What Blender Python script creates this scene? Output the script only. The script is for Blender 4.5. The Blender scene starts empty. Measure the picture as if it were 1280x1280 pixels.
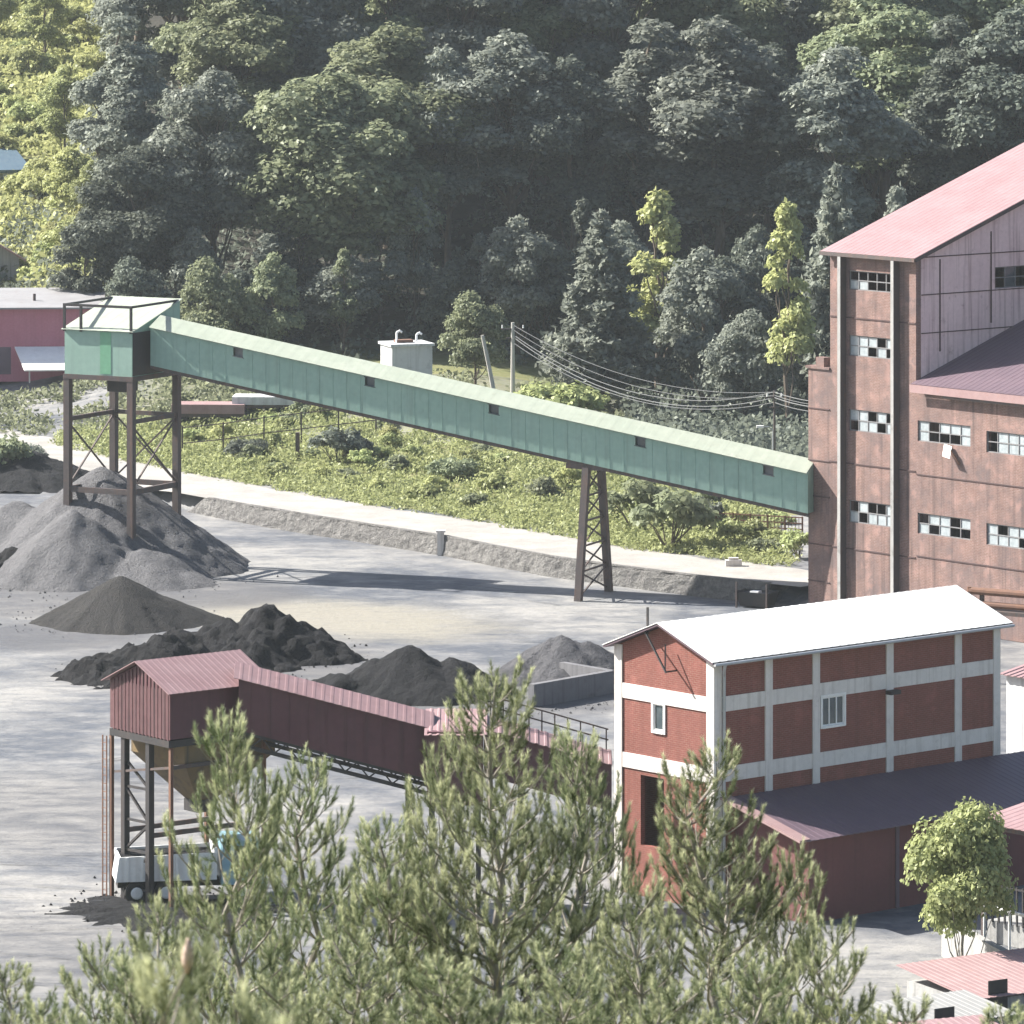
import bpy, math, random
import numpy as np
from mathutils import Vector, Matrix, noise
R = random.Random(7)
NR = np.random.default_rng(11)
rad = math.radians
C = bpy.context.scene.collection
SC = bpy.context.scene
# ------------------------------------------------------------------ view: level telephoto view from a hillside 43.5 m above the yard
F, CH, Y0 = 6600.0, 43.5, -150.0
def at(px, py, z=0.0):
    D = (CH - z) * F / (py - Y0)
    return Vector(((px - 640) / F * D, D, z))
def ahead(px, D, z=0.0):
    return Vector(((px - 640) / F * D, D, z))
def zat(py, D):
    return CH - (py - Y0) * D / F

# ------------------------------------------------------------------ small helpers
def sstep(a, b, x):
    t = np.clip((np.asarray(x, float) - a) / (b - a), 0, 1)
    return t * t * (3 - 2 * t)
def mesh_from(name, verts, faces):
    m = bpy.data.meshes.new(name)
    m.from_pydata([tuple(v) for v in verts], [], [tuple(f) for f in faces])
    m.update()
    return m
def quads_mesh(name, V, n):           # V: (k*n,3) with n verts per face
    V = np.ascontiguousarray(V, dtype=np.float32)
    k = len(V) // n
    m = bpy.data.meshes.new(name)
    m.vertices.add(len(V)); m.vertices.foreach_set('co', V.ravel())
    m.loops.add(len(V)); m.loops.foreach_set('vertex_index', np.arange(len(V), dtype=np.int32))
    m.polygons.add(k); m.polygons.foreach_set('loop_start', np.arange(0, len(V), n, dtype=np.int32))
    m.update(calc_edges=True)
    return m
def link(name, mesh, mat, parent=None):
    o = bpy.data.objects.new(name, mesh); C.objects.link(o)
    if mat is not None and len(mesh.materials) == 0: mesh.materials.append(mat)
    if parent is not None: o.parent = parent
    return o
def thing(name, label, cat, loc=(0, 0, 0), rotz=0.0, group=None):
    o = bpy.data.objects.new(name, None); C.objects.link(o)
    o.empty_display_size = 0.5
    o.location = loc; o.rotation_euler = (0, 0, rotz)
    o['label'] = label; o['category'] = cat
    if group: o['group'] = group
    return o
def tag(o, label, cat, group=None, kind=None):
    if label: o['label'] = label
    if cat: o['category'] = cat
    if group: o['group'] = group
    if kind: o['kind'] = kind
    return o

class MB:
    def __init__(s): s.v = []; s.f = []
    def add(s, vs, fs):
        b = len(s.v); s.v += [Vector(v) for v in vs]; s.f += [tuple(i + b for i in f) for f in fs]; return s
    def box(s, x0, x1, y0, y1, z0, z1):
        return s.add([(x0,y0,z0),(x1,y0,z0),(x1,y1,z0),(x0,y1,z0),(x0,y0,z1),(x1,y0,z1),(x1,y1,z1),(x0,y1,z1)],
                     [(0,3,2,1),(4,5,6,7),(0,1,5,4),(1,2,6,5),(2,3,7,6),(3,0,4,7)])
    def beam(s, p, q, w, h=None, up=(0,0,1)):
        h = h or w; p = Vector(p); q = Vector(q); d = (q - p).normalized(); up = Vector(up)
        if abs(d.dot(up)) > 0.99: up = Vector((1, 0, 0))
        a = d.cross(up).normalized() * (w / 2); b = a.cross(d).normalized() * (h / 2)
        vs = [p-a-b, p+a-b, p+a+b, p-a+b, q-a-b, q+a-b, q+a+b, q-a+b]
        return s.add(vs, [(0,3,2,1),(4,5,6,7),(0,1,5,4),(1,2,6,5),(2,3,7,6),(3,0,4,7)])
    def tube(s, pts, r, n=8, cap=True):
        pts = [Vector(p) for p in pts]; rs = r if isinstance(r, (list, tuple)) else [r] * len(pts)
        b = len(s.v); prev = None
        for i, p in enumerate(pts):
            d = (pts[min(i+1, len(pts)-1)] - pts[max(i-1, 0)]).normalized()
            a = (prev - d * prev.dot(d)) if prev is not None else d.orthogonal()
            if a.length < 1e-6: a = d.orthogonal()
            a.normalize(); prev = a; c = d.cross(a)
            for k in range(n):
                t = 2 * math.pi * k / n
                s.v.append(p + (a * math.cos(t) + c * math.sin(t)) * rs[i])
        for i in range(len(pts) - 1):
            for k in range(n):
                k2 = (k + 1) % n
                s.f.append((b+i*n+k, b+i*n+k2, b+(i+1)*n+k2, b+(i+1)*n+k))
        if cap:
            s.f.append(tuple(b + k for k in reversed(range(n)))); s.f.append(tuple(b + (len(pts)-1)*n + k for k in range(n)))
        return s
    def prism(s, poly, vec):            # planar polygon extruded along vec
        n = len(poly); P = [Vector(p) for p in poly]; w = Vector(vec)
        s.add(P + [p + w for p in P], [tuple(reversed(range(n))), tuple(range(n, 2*n))] + [(i, (i+1) % n, n + (i+1) % n, n + i) for i in range(n)])
        return s
    def slab(s, p0, p1, p2, p3, t):     # quad, thickness t below
        P = [Vector(p) for p in (p0, p1, p2, p3)]
        nrm = (P[1] - P[0]).cross(P[3] - P[0]).normalized()
        if nrm.z < 0: nrm = -nrm
        return s.prism(P, nrm * -t)
    def sheet(s, p, a, la, b, lb, pitch=0.25, amp=0.035, lap=None):   # corrugated sheet, ribs run along b
        p = Vector(p); a = Vector(a).normalized(); b = Vector(b).normalized(); nrm = a.cross(b).normalized()
        if nrm.z < 0: nrm = -nrm
        xs = []; n = max(1, int(round(la / pitch))); pt = la / n
        for i in range(n):
            for fr, hh in ((0, 0), (.55, 0), (.65, 1), (.9, 1)): xs.append(((i + fr) * pt, hh * amp))
        xs.append((la, 0))
        B = len(s.v); m = len(xs)
        for off in (0.0, -0.03):
            for y in (0, lb):
                for x, h in xs: s.v.append(p + a * x + b * y + nrm * (h + off))
        for i in range(m - 1):
            s.f.append((B+i, B+i+1, B+m+i+1, B+m+i)); s.f.append((B+2*m+i, B+3*m+i, B+3*m+i+1, B+2*m+i+1))
            s.f.append((B+i, B+2*m+i, B+2*m+i+1, B+i+1)); s.f.append((B+m+i, B+m+i+1, B+3*m+i+1, B+3*m+i))
        s.f.append((B, B+m, B+3*m, B+2*m)); s.f.append((B+m-1, B+3*m-1, B+4*m-1, B+2*m-1))
        return s
    def wall(s, o, du, wd, prof, holes, t, nin):   # wall with real openings; prof: height or function(u); holes (u0,u1,z0,z1); nin inward direction
        o = Vector(o); du = Vector(du); nin = Vector(nin) * t
        ht = prof if callable(prof) else (lambda u: prof)
        us = sorted(set([0, wd] + [h[i] for h in holes for i in (0, 1)])); zs = sorted(set([0] + [h[i] for h in holes for i in (2, 3)]))
        def P(u, z, k): return o + du * u + Vector((0, 0, z)) + nin * k
        def q(a, b, c, d): s.add([a, b, c, d], [(0, 1, 2, 3)])
        for i in range(len(us) - 1):
            u0, u1 = us[i], us[i+1]
            for j in range(len(zs)):
                z0 = zs[j]; top = j == len(zs) - 1
                za = ht(u0) if top else zs[j+1]; zb = ht(u1) if top else zs[j+1]
                uc = (u0 + u1) / 2; zc = (z0 + min(za, zb)) / 2
                if any(h[0] < uc < h[1] and h[2] < zc < h[3] for h in holes): continue
                for k in (0, 1): q(P(u0,z0,k), P(u1,z0,k), P(u1,zb,k), P(u0,za,k))
        for (a, b, c, d) in holes:
            q(P(a,c,0),P(b,c,0),P(b,c,1),P(a,c,1)); q(P(a,d,0),P(b,d,0),P(b,d,1),P(a,d,1))
            q(P(a,c,0),P(a,d,0),P(a,d,1),P(a,c,1)); q(P(b,c,0),P(b,d,0),P(b,d,1),P(b,c,1))
        q(P(0,ht(0),0),P(wd,ht(wd),0),P(wd,ht(wd),1),P(0,ht(0),1)); q(P(0,0,0),P(0,ht(0),0),P(0,ht(0),1),P(0,0,1)); q(P(wd,0,0),P(wd,ht(wd),0),P(wd,ht(wd),1),P(wd,0,1))
        return s
    def mesh(s, name): return mesh_from(name, s.v, s.f)
    def build(s, name, mat, parent=None, label=None, smooth=False):
        m = s.mesh(name)
        if smooth: m.polygons.foreach_set('use_smooth', [True] * len(m.polygons))
        o = link(name, m, mat, parent)
        if label: o['label'] = label
        return o

# ------------------------------------------------------------------ materials
def newmat(name):
    m = bpy.data.materials.new(name); m.use_nodes = True
    nt = m.node_tree; nt.nodes.clear()
    out = nt.nodes.new('ShaderNodeOutputMaterial'); b = nt.nodes.new('ShaderNodeBsdfPrincipled')
    nt.links.new(b.outputs[0], out.inputs[0])
    return m, nt, b, out
def nd(nt, t, **kw):
    n = nt.nodes.new(t)
    for k, v in kw.items(): setattr(n, k, v)
    return n
def mixc(nt, fac, a, b, blend='MIX'):
    n = nt.nodes.new('ShaderNodeMix'); n.data_type = 'RGBA'; n.blend_type = blend
    for sock, v in ((n.inputs[0], fac), (n.inputs[6], a), (n.inputs[7], b)):
        if isinstance(v, bpy.types.NodeSocket): nt.links.new(v, sock)
        elif isinstance(v, (int, float)): sock.default_value = v
        else: sock.default_value = (*v, 1)
    return n.outputs[2]
def ramp(nt, src, lo, hi, a=0.0, b=1.0):
    n = nt.nodes.new('ShaderNodeMapRange'); n.clamp = True
    nt.links.new(src, n.inputs[0]); n.inputs[1].default_value = lo; n.inputs[2].default_value = hi; n.inputs[3].default_value = a; n.inputs[4].default_value = b
    return n.outputs[0]
def noise_tex(nt, vec, scale, detail=4, rough=.55, mapping=None):
    n = nt.nodes.new('ShaderNodeTexNoise'); n.inputs['Scale'].default_value = scale; n.inputs['Detail'].default_value = detail; n.inputs['Roughness'].default_value = rough
    if mapping:
        mp = nt.nodes.new('ShaderNodeMapping'); mp.inputs['Scale'].default_value = mapping; nt.links.new(vec, mp.inputs[0]); vec = mp.outputs[0]
    nt.links.new(vec, n.inputs['Vector'])
    return n.outputs[0]
def worn(name, base, alt, stain=(.12,.1,.09), s_big=.35, streak=.0, rough=.75, metal=0.0, fine=6.0, bump=0.0, amount=.7, stain_amt=.5, spec=.35):
    """painted / plastered / rusty surface: two tones, stains and optional vertical run marks"""
    m, nt, b, out = newmat(name)
    tc = nd(nt, 'ShaderNodeTexCoord').outputs['Object']
    big = noise_tex(nt, tc, s_big, 5, .6); fin = noise_tex(nt, tc, fine, 3)
    col = mixc(nt, ramp(nt, big, .35, .65, 0, amount), base, alt)
    col = mixc(nt, ramp(nt, fin, .3, .75, 0, .35), col, [c * .7 for c in base])
    st = noise_tex(nt, tc, 1.6, 5, .65)
    col = mixc(nt, ramp(nt, st, .58, .75, 0, stain_amt), col, stain)
    if streak:
        sk = noise_tex(nt, tc, 1.0, 3, .6, mapping=(3.2, 3.2, .12))
        col = mixc(nt, ramp(nt, sk, .5, .72, 0, streak), col, stain)
    nt.links.new(col, b.inputs['Base Color']); b.inputs['Roughness'].default_value = rough; b.inputs['Metallic'].default_value = metal
    b.inputs['Specular IOR Level'].default_value = spec
    if bump:
        bn = nd(nt, 'ShaderNodeBump'); bn.inputs['Strength'].default_value = bump; bn.inputs['Distance'].default_value = .05
        nt.links.new(fin, bn.inputs['Height']); nt.links.new(bn.outputs[0], b.inputs['Normal'])
    return m
def brick(name, c1, c2, mortar, stain, bl=.26, bh=.09, mottle=.6, streak=.4):
    m, nt, b, out = newmat(name)
    tc = nd(nt, 'ShaderNodeTexCoord').outputs['Object']
    sp = nd(nt, 'ShaderNodeSeparateXYZ'); nt.links.new(tc, sp.inputs[0])
    ad = nd(nt, 'ShaderNodeMath', operation='ADD'); nt.links.new(sp.outputs[0], ad.inputs[0]); nt.links.new(sp.outputs[1], ad.inputs[1])
    cb = nd(nt, 'ShaderNodeCombineXYZ'); nt.links.new(ad.outputs[0], cb.inputs[0]); nt.links.new(sp.outputs[2], cb.inputs[1])
    br = nd(nt, 'ShaderNodeTexBrick'); nt.links.new(cb.outputs[0], br.inputs['Vector'])
    br.inputs['Scale'].default_value = 1; br.inputs['Brick Width'].default_value = bl; br.inputs['Row Height'].default_value = bh; br.inputs['Mortar Size'].default_value = .008
    br.inputs['Color1'].default_value = (*c1, 1); br.inputs['Color2'].default_value = (*c2, 1); br.inputs['Mortar'].default_value = (*mortar, 1)
    big = noise_tex(nt, tc, .45, 6, .65); mid = noise_tex(nt, tc, 2.2, 5, .7)
    sk = noise_tex(nt, tc, 1.0, 3, .6, mapping=(2.2, 2.2, .1))
    pat = noise_tex(nt, tc, 1.1, 6, .75); blk = noise_tex(nt, tc, 7.0, 3, .7, mapping=(.6, .6, 1.6))
    col = mixc(nt, ramp(nt, blk, .35, .7, 0, .6), br.outputs[0], [x * .6 for x in c1])
    col = mixc(nt, ramp(nt, big, .42, .66, 0, mottle), col, stain)
    col = mixc(nt, ramp(nt, pat, .52, .68, 0, mottle), col, [min(1, x * 1.55 + .03) for x in c1])
    col = mixc(nt, ramp(nt, mid, .5, .72, 0, mottle * .8), col, [x * .55 for x in c2])
    col = mixc(nt, ramp(nt, sk, .5, .72, 0, streak), col, [x * .5 for x in stain])
    nt.links.new(col, b.inputs['Base Color']); b.inputs['Roughness'].default_value = .9; b.inputs['Specular IOR Level'].default_value = .2
    return m
def foliage(name, dark, light, trans=.35, tip=None):
    m, nt, b, out = newmat(name)
    geo = nd(nt, 'ShaderNodeNewGeometry'); oi = nd(nt, 'ShaderNodeObjectInfo')
    tc = nd(nt, 'ShaderNodeTexCoord').outputs['Object']
    n1 = noise_tex(nt, tc, .45, 3, .6)
    col = mixc(nt, geo.outputs['Random Per Island'], dark, light)
    col = mixc(nt, ramp(nt, n1, .4, .65, 0, .5), col, light)
    hs = nd(nt, 'ShaderNodeHueSaturation'); nt.links.new(col, hs.inputs['Color'])
    nt.links.new(ramp(nt, oi.outputs['Random'], 0, 1, .485, .515), hs.inputs['Hue']); nt.links.new(ramp(nt, oi.outputs['Random'], 0, 1, .75, 1.2), hs.inputs['Value'])
    col = hs.outputs[0]
    if tip is not None:
        at_ = nd(nt, 'ShaderNodeAttribute'); at_.attribute_name = 'tip'
        col = mixc(nt, at_.outputs['Fac'], col, tip)
    d = nd(nt, 'ShaderNodeBsdfDiffuse'); t = nd(nt, 'ShaderNodeBsdfTranslucent'); mx = nd(nt, 'ShaderNodeMixShader')
    nt.links.new(col, d.inputs[0]); nt.links.new(mixc(nt, .5, col, (.5, .6, .1), 'MULTIPLY'), t.inputs[0])
    tcol = mixc(nt, .3, col, light); nt.links.new(tcol, t.inputs[0])
    mx.inputs[0].default_value = trans
    g = nd(nt, 'ShaderNodeBsdfGlossy'); g.inputs['Roughness'].default_value = .45; g.inputs[0].default_value = (.8, .85, .8, 1)
    mg = nd(nt, 'ShaderNodeMixShader'); mg.inputs[0].default_value = .015
    nt.links.new(d.outputs[0], mx.inputs[1]); nt.links.new(t.outputs[0], mx.inputs[2])
    nt.links.new(mx.outputs[0], mg.inputs[1]); nt.links.new(g.outputs[0], mg.inputs[2]); nt.links.new(mg.outputs[0], out.inputs[0])
    nt.nodes.remove(b)
    return m
def heapmat(name, a, b2, lump=1.4, fine=9, streak=False):
    m, nt, b, out = newmat(name)
    tc = nd(nt, 'ShaderNodeTexCoord').outputs['Object']
    n1 = noise_tex(nt, tc, lump, 6, .7); n2 = noise_tex(nt, tc, fine, 5, .75)
    col = mixc(nt, ramp(nt, n1, .35, .65), a, b2); col = mixc(nt, ramp(nt, n2, .4, .7, 0, .6), col, [x * .5 for x in a])
    nt.links.new(col, b.inputs['Base Color']); b.inputs['Roughness'].default_value = .95; b.inputs['Specular IOR Level'].default_value = .25
    bn = nd(nt, 'ShaderNodeBump'); bn.inputs['Strength'].default_value = 1.0; bn.inputs['Distance'].default_value = .35
    nt.links.new(n2, bn.inputs['Height']); nt.links.new(bn.outputs[0], b.inputs['Normal'])
    return m

M = {}
M['green_wall'] = worn('green_paint', (.225,.35,.295), (.26,.385,.33), (.15,.21,.18), .5, .35, .6, fine=3, stain_amt=.25)
M['green_roof'] = worn('pale_green_roof', (.285,.32,.26), (.335,.36,.30), (.20,.21,.165), .4, 0, .6, fine=2, stain_amt=.5)
M['green_patch'] = worn('fresh_green_paint', (.14,.34,.21), (.17,.36,.24), (.1,.22,.14), .5, .2, .55)
M['maroon'] = worn('maroon_sheet', (.085,.032,.042), (.11,.045,.055), (.05,.025,.03), .6, .5, .6, fine=3, stain_amt=.3)
M['maroon_lit'] = worn('maroon_lit_weathered', (.07,.028,.034), (.13,.062,.066), (.038,.024,.028), .8, .8, .65, fine=4, stain_amt=.4)  # sunlit copy of maroon for the gable, with real streaks
M['pink_roof'] = worn('faded_red_roof', (.25,.155,.16), (.30,.205,.21), (.17,.10,.10), .5, .0, .55, fine=3, stain_amt=.5)
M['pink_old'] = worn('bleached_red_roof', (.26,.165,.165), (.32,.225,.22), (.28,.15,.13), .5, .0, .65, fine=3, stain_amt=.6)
M['dark_roof'] = worn('shaded_roof_dark_trim', (.10,.07,.09), (.13,.09,.11), (.05,.04,.05), .5, .0, .55, fine=2, stain_amt=.4)  # cast shade put into the roof colour; plain dark for posts and door
M['white_roof'] = worn('white_roof', (.80,.80,.78), (.74,.74,.72), (.55,.54,.52), .4, .0, .5, fine=2, stain_amt=.35)
M['grey_roof'] = worn('grey_roof', (.25,.25,.26), (.19,.185,.19), (.16,.12,.10), .5, .0, .7, stain_amt=.6)
M['grey_pale'] = worn('pale_sheet_roof', (.27,.27,.265), (.22,.22,.215), (.17,.15,.13), .5, .0, .7, stain_amt=.6)
M['frame_conc'] = worn('painted_concrete', (.64,.61,.585), (.56,.535,.515), (.30,.27,.25), .8, .55, .85, fine=5, stain_amt=.4)
M['concrete'] = worn('grey_concrete', (.33,.33,.32), (.25,.25,.25), (.12,.12,.12), .6, .6, .9, fine=5, bump=.3, stain_amt=.7)
M['bin_conc'] = worn('shaded_concrete', (.15,.15,.16), (.11,.11,.12), (.06,.06,.06), .6, .6, .9, fine=5, bump=.3, stain_amt=.7)  # darker copy of grey concrete, the bin wall's shade put into the colour
M['white_wall'] = worn('white_plaster', (.52,.53,.53), (.44,.45,.46), (.22,.22,.23), .6, .6, .85, fine=4, stain_amt=.6)
M['mauve'] = worn('mauve_plaster', (.70,.56,.56), (.60,.46,.47), (.27,.18,.18), .5, .75, .9, fine=4, stain_amt=.7)
M['magenta'] = worn('magenta_plaster', (.40,.15,.19), (.45,.19,.23), (.28,.12,.14), .5, .3, .85)
M['steel'] = worn('dark_steel', (.07,.06,.06), (.10,.075,.07), (.16,.08,.05), 1.2, .4, .7, fine=8, stain_amt=.6)
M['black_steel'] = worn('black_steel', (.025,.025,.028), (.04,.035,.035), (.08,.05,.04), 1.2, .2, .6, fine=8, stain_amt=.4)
M['rust'] = worn('rusty_steel', (.17,.09,.06), (.12,.07,.055), (.06,.04,.035), 1.5, .3, .85, fine=8, stain_amt=.6)
M['hopper'] = worn('rusty_hopper_plate', (.16,.11,.05), (.11,.09,.06), (.05,.045,.04), .9, .7, .7, fine=5, stain_amt=.6)
M['galv'] = worn('galvanised', (.42,.43,.45), (.36,.37,.38), (.2,.2,.2), 1, .2, .5, fine=5, metal=.3, stain_amt=.3)
M['pole'] = worn('pale_pole', (.42,.41,.38), (.34,.33,.3), (.2,.2,.2), 1, .3, .9)
M['cable'] = worn('cable_sheath', (.15,.155,.16), (.12,.125,.13), (.1,.1,.1), 1, 0, .7)
M['pane'] = worn('dusty_sky_glass', (.36,.40,.42), (.22,.26,.28), (.12,.14,.15), 3, .3, .15, fine=5, stain_amt=.5, spec=.6)  # dusty panes with the sky's reflection painted into the pale tone
M['glass'] = worn('window_glass', (.05,.07,.08), (.08,.10,.11), (.03,.03,.03), 1, 0, .05, spec=.7)
M['frame_white'] = worn('white_window_frame', (.75,.75,.74), (.7,.7,.7), (.4,.4,.4), 2, 0, .5, stain_amt=.2)
M['frame_grey'] = worn('grey_window_frame', (.16,.16,.17), (.2,.2,.2), (.1,.08,.07), 2, 0, .6)
M['dark_joint'] = worn('dark_joint', (.075,.05,.05), (.10,.06,.06), (.05,.04,.04), 2, .2, .9)
M['brick_red'] = brick('red_brick', (.225,.078,.062), (.185,.064,.052), (.26,.18,.15), (.17,.07,.06), mottle=.45, streak=.3)
M['brick_old'] = brick('old_brick', (.235,.142,.122), (.185,.113,.098), (.31,.26,.235), (.125,.098,.098), mottle=.85, streak=.65)
M['brick_mar'] = worn('maroon_render', (.15,.06,.06), (.125,.052,.054), (.08,.04,.04), .6, .4, .9, stain_amt=.4)
M['gravel_heap'] = heapmat('grey_gravel', (.13,.13,.138), (.18,.18,.19), .9, 5)
M['grit_heap'] = heapmat('dark_grit', (.04,.039,.04), (.054,.052,.051), .7, 7)
M['coal_heap'] = heapmat('coal', (.007,.007,.009), (.019,.019,.022), 1.2, 4)
M['slag_heap'] = heapmat('slag', (.010,.011,.013), (.021,.021,.025), 1.0, 5)
M['stone_heap'] = heapmat('crushed_stone', (.14,.14,.15), (.08,.08,.09), 2.0, 6)
M['stone_wall'] = heapmat('rough_stone_wall', (.155,.15,.148), (.25,.245,.235), 1.6, 3.5)
M['rubber'] = worn('tyre_rubber', (.02,.02,.02), (.03,.03,.03), (.1,.09,.08), 2, 0, .85)
M['truck_white'] = worn('truck_white', (.72,.73,.73), (.66,.67,.67), (.35,.33,.3), 1, .3, .4, stain_amt=.3)
M['truck_blue'] = worn('truck_blue', (.22,.38,.46), (.25,.42,.5), (.2,.25,.28), 1, .2, .35, stain_amt=.3)
M['blue'] = worn('faded_blue', (.075,.12,.165), (.10,.15,.19), (.1,.12,.14), 1, .2, .5)
M['bark'] = worn('bark', (.10,.08,.06), (.15,.12,.10), (.05,.04,.03), 2, .4, .95, fine=10)
M['pale_bark'] = worn('pale_bark', (.22,.20,.17), (.30,.28,.25), (.1,.08,.07), 2, .4, .95, fine=10)
M['leaf_dark'] = foliage('leaf_dark', (.065,.08,.072), (.175,.195,.155), .45)
M['leaf_grey'] = foliage('leaf_greygreen', (.105,.122,.115), (.275,.295,.245), .5)
M['leaf_mid'] = foliage('leaf_mid', (.11,.135,.085), (.285,.31,.19), .5)
M['leaf_bright'] = foliage('leaf_bright', (.25,.275,.11), (.43,.44,.21), .45)
M['leaf_weed'] = foliage('leaf_weed', (.19,.22,.085), (.38,.41,.20), .4)
M['leaf_dry'] = foliage('leaf_dry', (.17,.14,.09), (.32,.29,.18), .35)
M['needle'] = foliage('pine_needles', (.045,.066,.036), (.14,.175,.085), .4, tip=(.64,.65,.43))

# ------------------------------------------------------------------ terrain
WL = [(-22.6,363.4),(-18.5,357.5),(-13.9,351.5),(-9,345.4),(-4.4,339.8),(-1,334.5),(2.2,329.8),(6.2,325.4),(10.7,321.0),(15.3,317.2)]   # foot of the stone retaining wall
WX = np.array(WL)
ext = np.vstack([WX[0] + (WX[0] - WX[1]) * 12, WX, WX[-1] + np.array((.76, -.64)) * 60])
def wall_dist(x, y):
    """signed distance behind the retaining wall line (positive = road side)"""
    x = np.asarray(x, float); y = np.asarray(y, float)
    best = np.full(x.shape, 1e9); sg = np.ones(x.shape)
    for a, b in zip(ext[:-1], ext[1:]):
        d = b - a; L2 = d @ d
        t = np.clip(((x - a[0]) * d[0] + (y - a[1]) * d[1]) / L2, 0, 1)
        dx = x - a[0] - t * d[0]; dy = y - a[1] - t * d[1]; r = np.hypot(dx, dy)
        cr = d[0] * (y - a[1]) - d[1] * (x - a[0])
        m = r < best; best = np.where(m, r, best); sg = np.where(m, np.sign(cr), sg)
    return best * sg
RZ = 1.2
def ground_z(x, y):
    x = np.asarray(x, float); y = np.asarray(y, float)
    d = wall_dist(x, y)
    left = sstep(-22.5, -30, x)
    step = np.clip((d - .95) / .7, 0, 1) * (RZ - .05)
    ramp_ = sstep(340, 400, y) * 1.6
    right = sstep(16, 19, x)
    z = step * (1 - left) + ramp_ * left
    z = z * (1 - right) + right * (sstep(300, 330, y) * (RZ - .05))
    rise = sstep(9, 32, d) * 2.7 * sstep(14, -4, x) * (1 - .55 * sstep(-24, -44, x))
    z = z + rise
    sl = .17 + .16 * sstep(-43, -36, x)
    h = np.clip(y - 424, 0, None)
    z = z + sl * (np.sqrt(h * h + 36) - 6) * sstep(900, 640, y) + 60 * sstep(620, 780, y)
    fore = np.clip(41.5 - .235 * y, None, 60)
    fore = (fore + np.sqrt(fore * fore + 9)) / 2 - .06
    z = z + np.where(y < 230, fore * sstep(215, 190, y), 0)
    return z
def gz(x, y): return float(ground_z(np.array([x]), np.array([y]))[0])
def axis(a, b, c, d, fine, coarse):
    L = list(np.arange(b, c + 1e-6, fine)); p = b
    st = fine
    lo = []
    while p > a: st = min(coarse, st * 1.35); p -= st; lo.append(p)
    hi = []; p = c; st = fine
    while p < d: st = min(coarse, st * 1.35); p += st; hi.append(p)
    return np.array(sorted(lo) + L + hi)
def build_ground():
    xs = axis(-330, -48, 44, 330, .8, 14); ys = axis(-50, 190, 425, 860, .8, 12)
    X, Y = np.meshgrid(xs, ys); Z = ground_z(X, Y)
    nx, ny = len(xs), len(ys)
    flat = np.array([noise.fractal(Vector((a * .12, b * .05, 0)), 1, 2, 4) for a, b in zip(X.ravel(), Y.ravel())]).reshape(X.shape)
    Z = Z + flat * .05 * (1 + 6 * sstep(430, 470, Y)) + np.where(Y < 180, flat * .6, 0)
    V = np.stack([X, Y, Z], -1).reshape(-1, 3)
    idx = np.arange(nx * ny).reshape(ny, nx)
    Q = np.stack([idx[:-1, :-1], idx[:-1, 1:], idx[1:, 1:], idx[1:, :-1]], -1).reshape(-1, 4)
    m = bpy.data.meshes.new('ground')
    m.vertices.add(len(V)); m.vertices.foreach_set('co', V.astype(np.float32).ravel())
    m.loops.add(Q.size); m.loops.foreach_set('vertex_index', Q.astype(np.int32).ravel())
    m.polygons.add(len(Q)); m.polygons.foreach_set('loop_start', np.arange(0, Q.size, 4, dtype=np.int32)); m.polygons.foreach_set('use_smooth', np.ones(len(Q), bool))
    m.update(calc_edges=True)
    # which cover lies where: r = vegetation, g = coal dust, b = tan silt
    d = wall_dist(X, Y)
    veg = sstep(6.8, 9, d) * sstep(-34, -27, X) * sstep(17.5, 15.5, X + 0 * Y) + sstep(424, 436, Y) + sstep(192, 180, Y) + sstep(-44,-60,X) * sstep(380, 400, Y) * .5
    veg = np.clip(np.where(((X > 17) & (Y > 352)) | ((X > 6) & (Y > 372)), 1, veg), 0, 1)
    veg = np.where((d > 20) & (Y > 378 - .3 * X) & (Y < 424), veg * .55, veg)
    coal = np.zeros_like(X)
    for (cx, cy, r) in [(-15.5,292,12),(-12,287,9),(-5,277,10),(-18,322,7),(-30,318,8),(-14.5,224,4),(-26,304,7),(3,281,6)]:
        coal = np.maximum(coal, sstep(1.3, .5, np.hypot((X - cx) / r, (Y - cy) / (r * 1.2))))
    for (cx, cy, r, k_) in [(-24,246,16,.85),(-19,214,12,.8),(-9,262,9,.5),(-30,275,9,.45),(6,262,8,.5),(-8,235,9,.5),(12,214,8,.4)]:
        coal = np.maximum(coal, k_ * sstep(1.5, .3, np.hypot((X - cx) / r, (Y - cy) / r)))
    tan = .8 * sstep(1.6, .3, np.hypot((X + 10.5) / 11, (Y - 311 - .7 * (X + 10.5) * -.6) / 9)) 
    col = np.stack([veg, coal, tan, sstep(426, 436, Y) * sstep(-44, -38, X) + sstep(4, 12, X) * sstep(368, 380, Y) * (Y < 430)], -1).reshape(-1, 4).astype(np.float32)
    ca = m.color_attributes.new('cover', 'FLOAT_COLOR', 'POINT'); ca.data.foreach_set('color', col.ravel())
    la = m.attributes.new('litter', 'FLOAT', 'POINT'); la.data.foreach_set('value', np.ascontiguousarray(col[:, 3]))
    mt, nt, b, out = newmat('yard_ground')
    tc = nd(nt, 'ShaderNodeTexCoord').outputs['Object']
    av = nd(nt, 'ShaderNodeAttribute'); av.attribute_name = 'cover'
    sp = nd(nt, 'ShaderNodeSeparateColor'); nt.links.new(av.outputs['Color'], sp.inputs[0])
    a1 = noise_tex(nt, tc, .10, 6, .65, mapping=(.7, .55, 1)); a2 = noise_tex(nt, tc, .55, 5, .7, mapping=(.6, 1.3, 1)); a3 = noise_tex(nt, tc, 3.5, 4, .7)
    def rot(vec, a, sc):
        mp = nd(nt, 'ShaderNodeMapping'); mp.inputs['Rotation'].default_value = (0, 0, a); mp.inputs['Scale'].default_value = sc; nt.links.new(vec, mp.inputs[0]); return mp.outputs[0]
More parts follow.
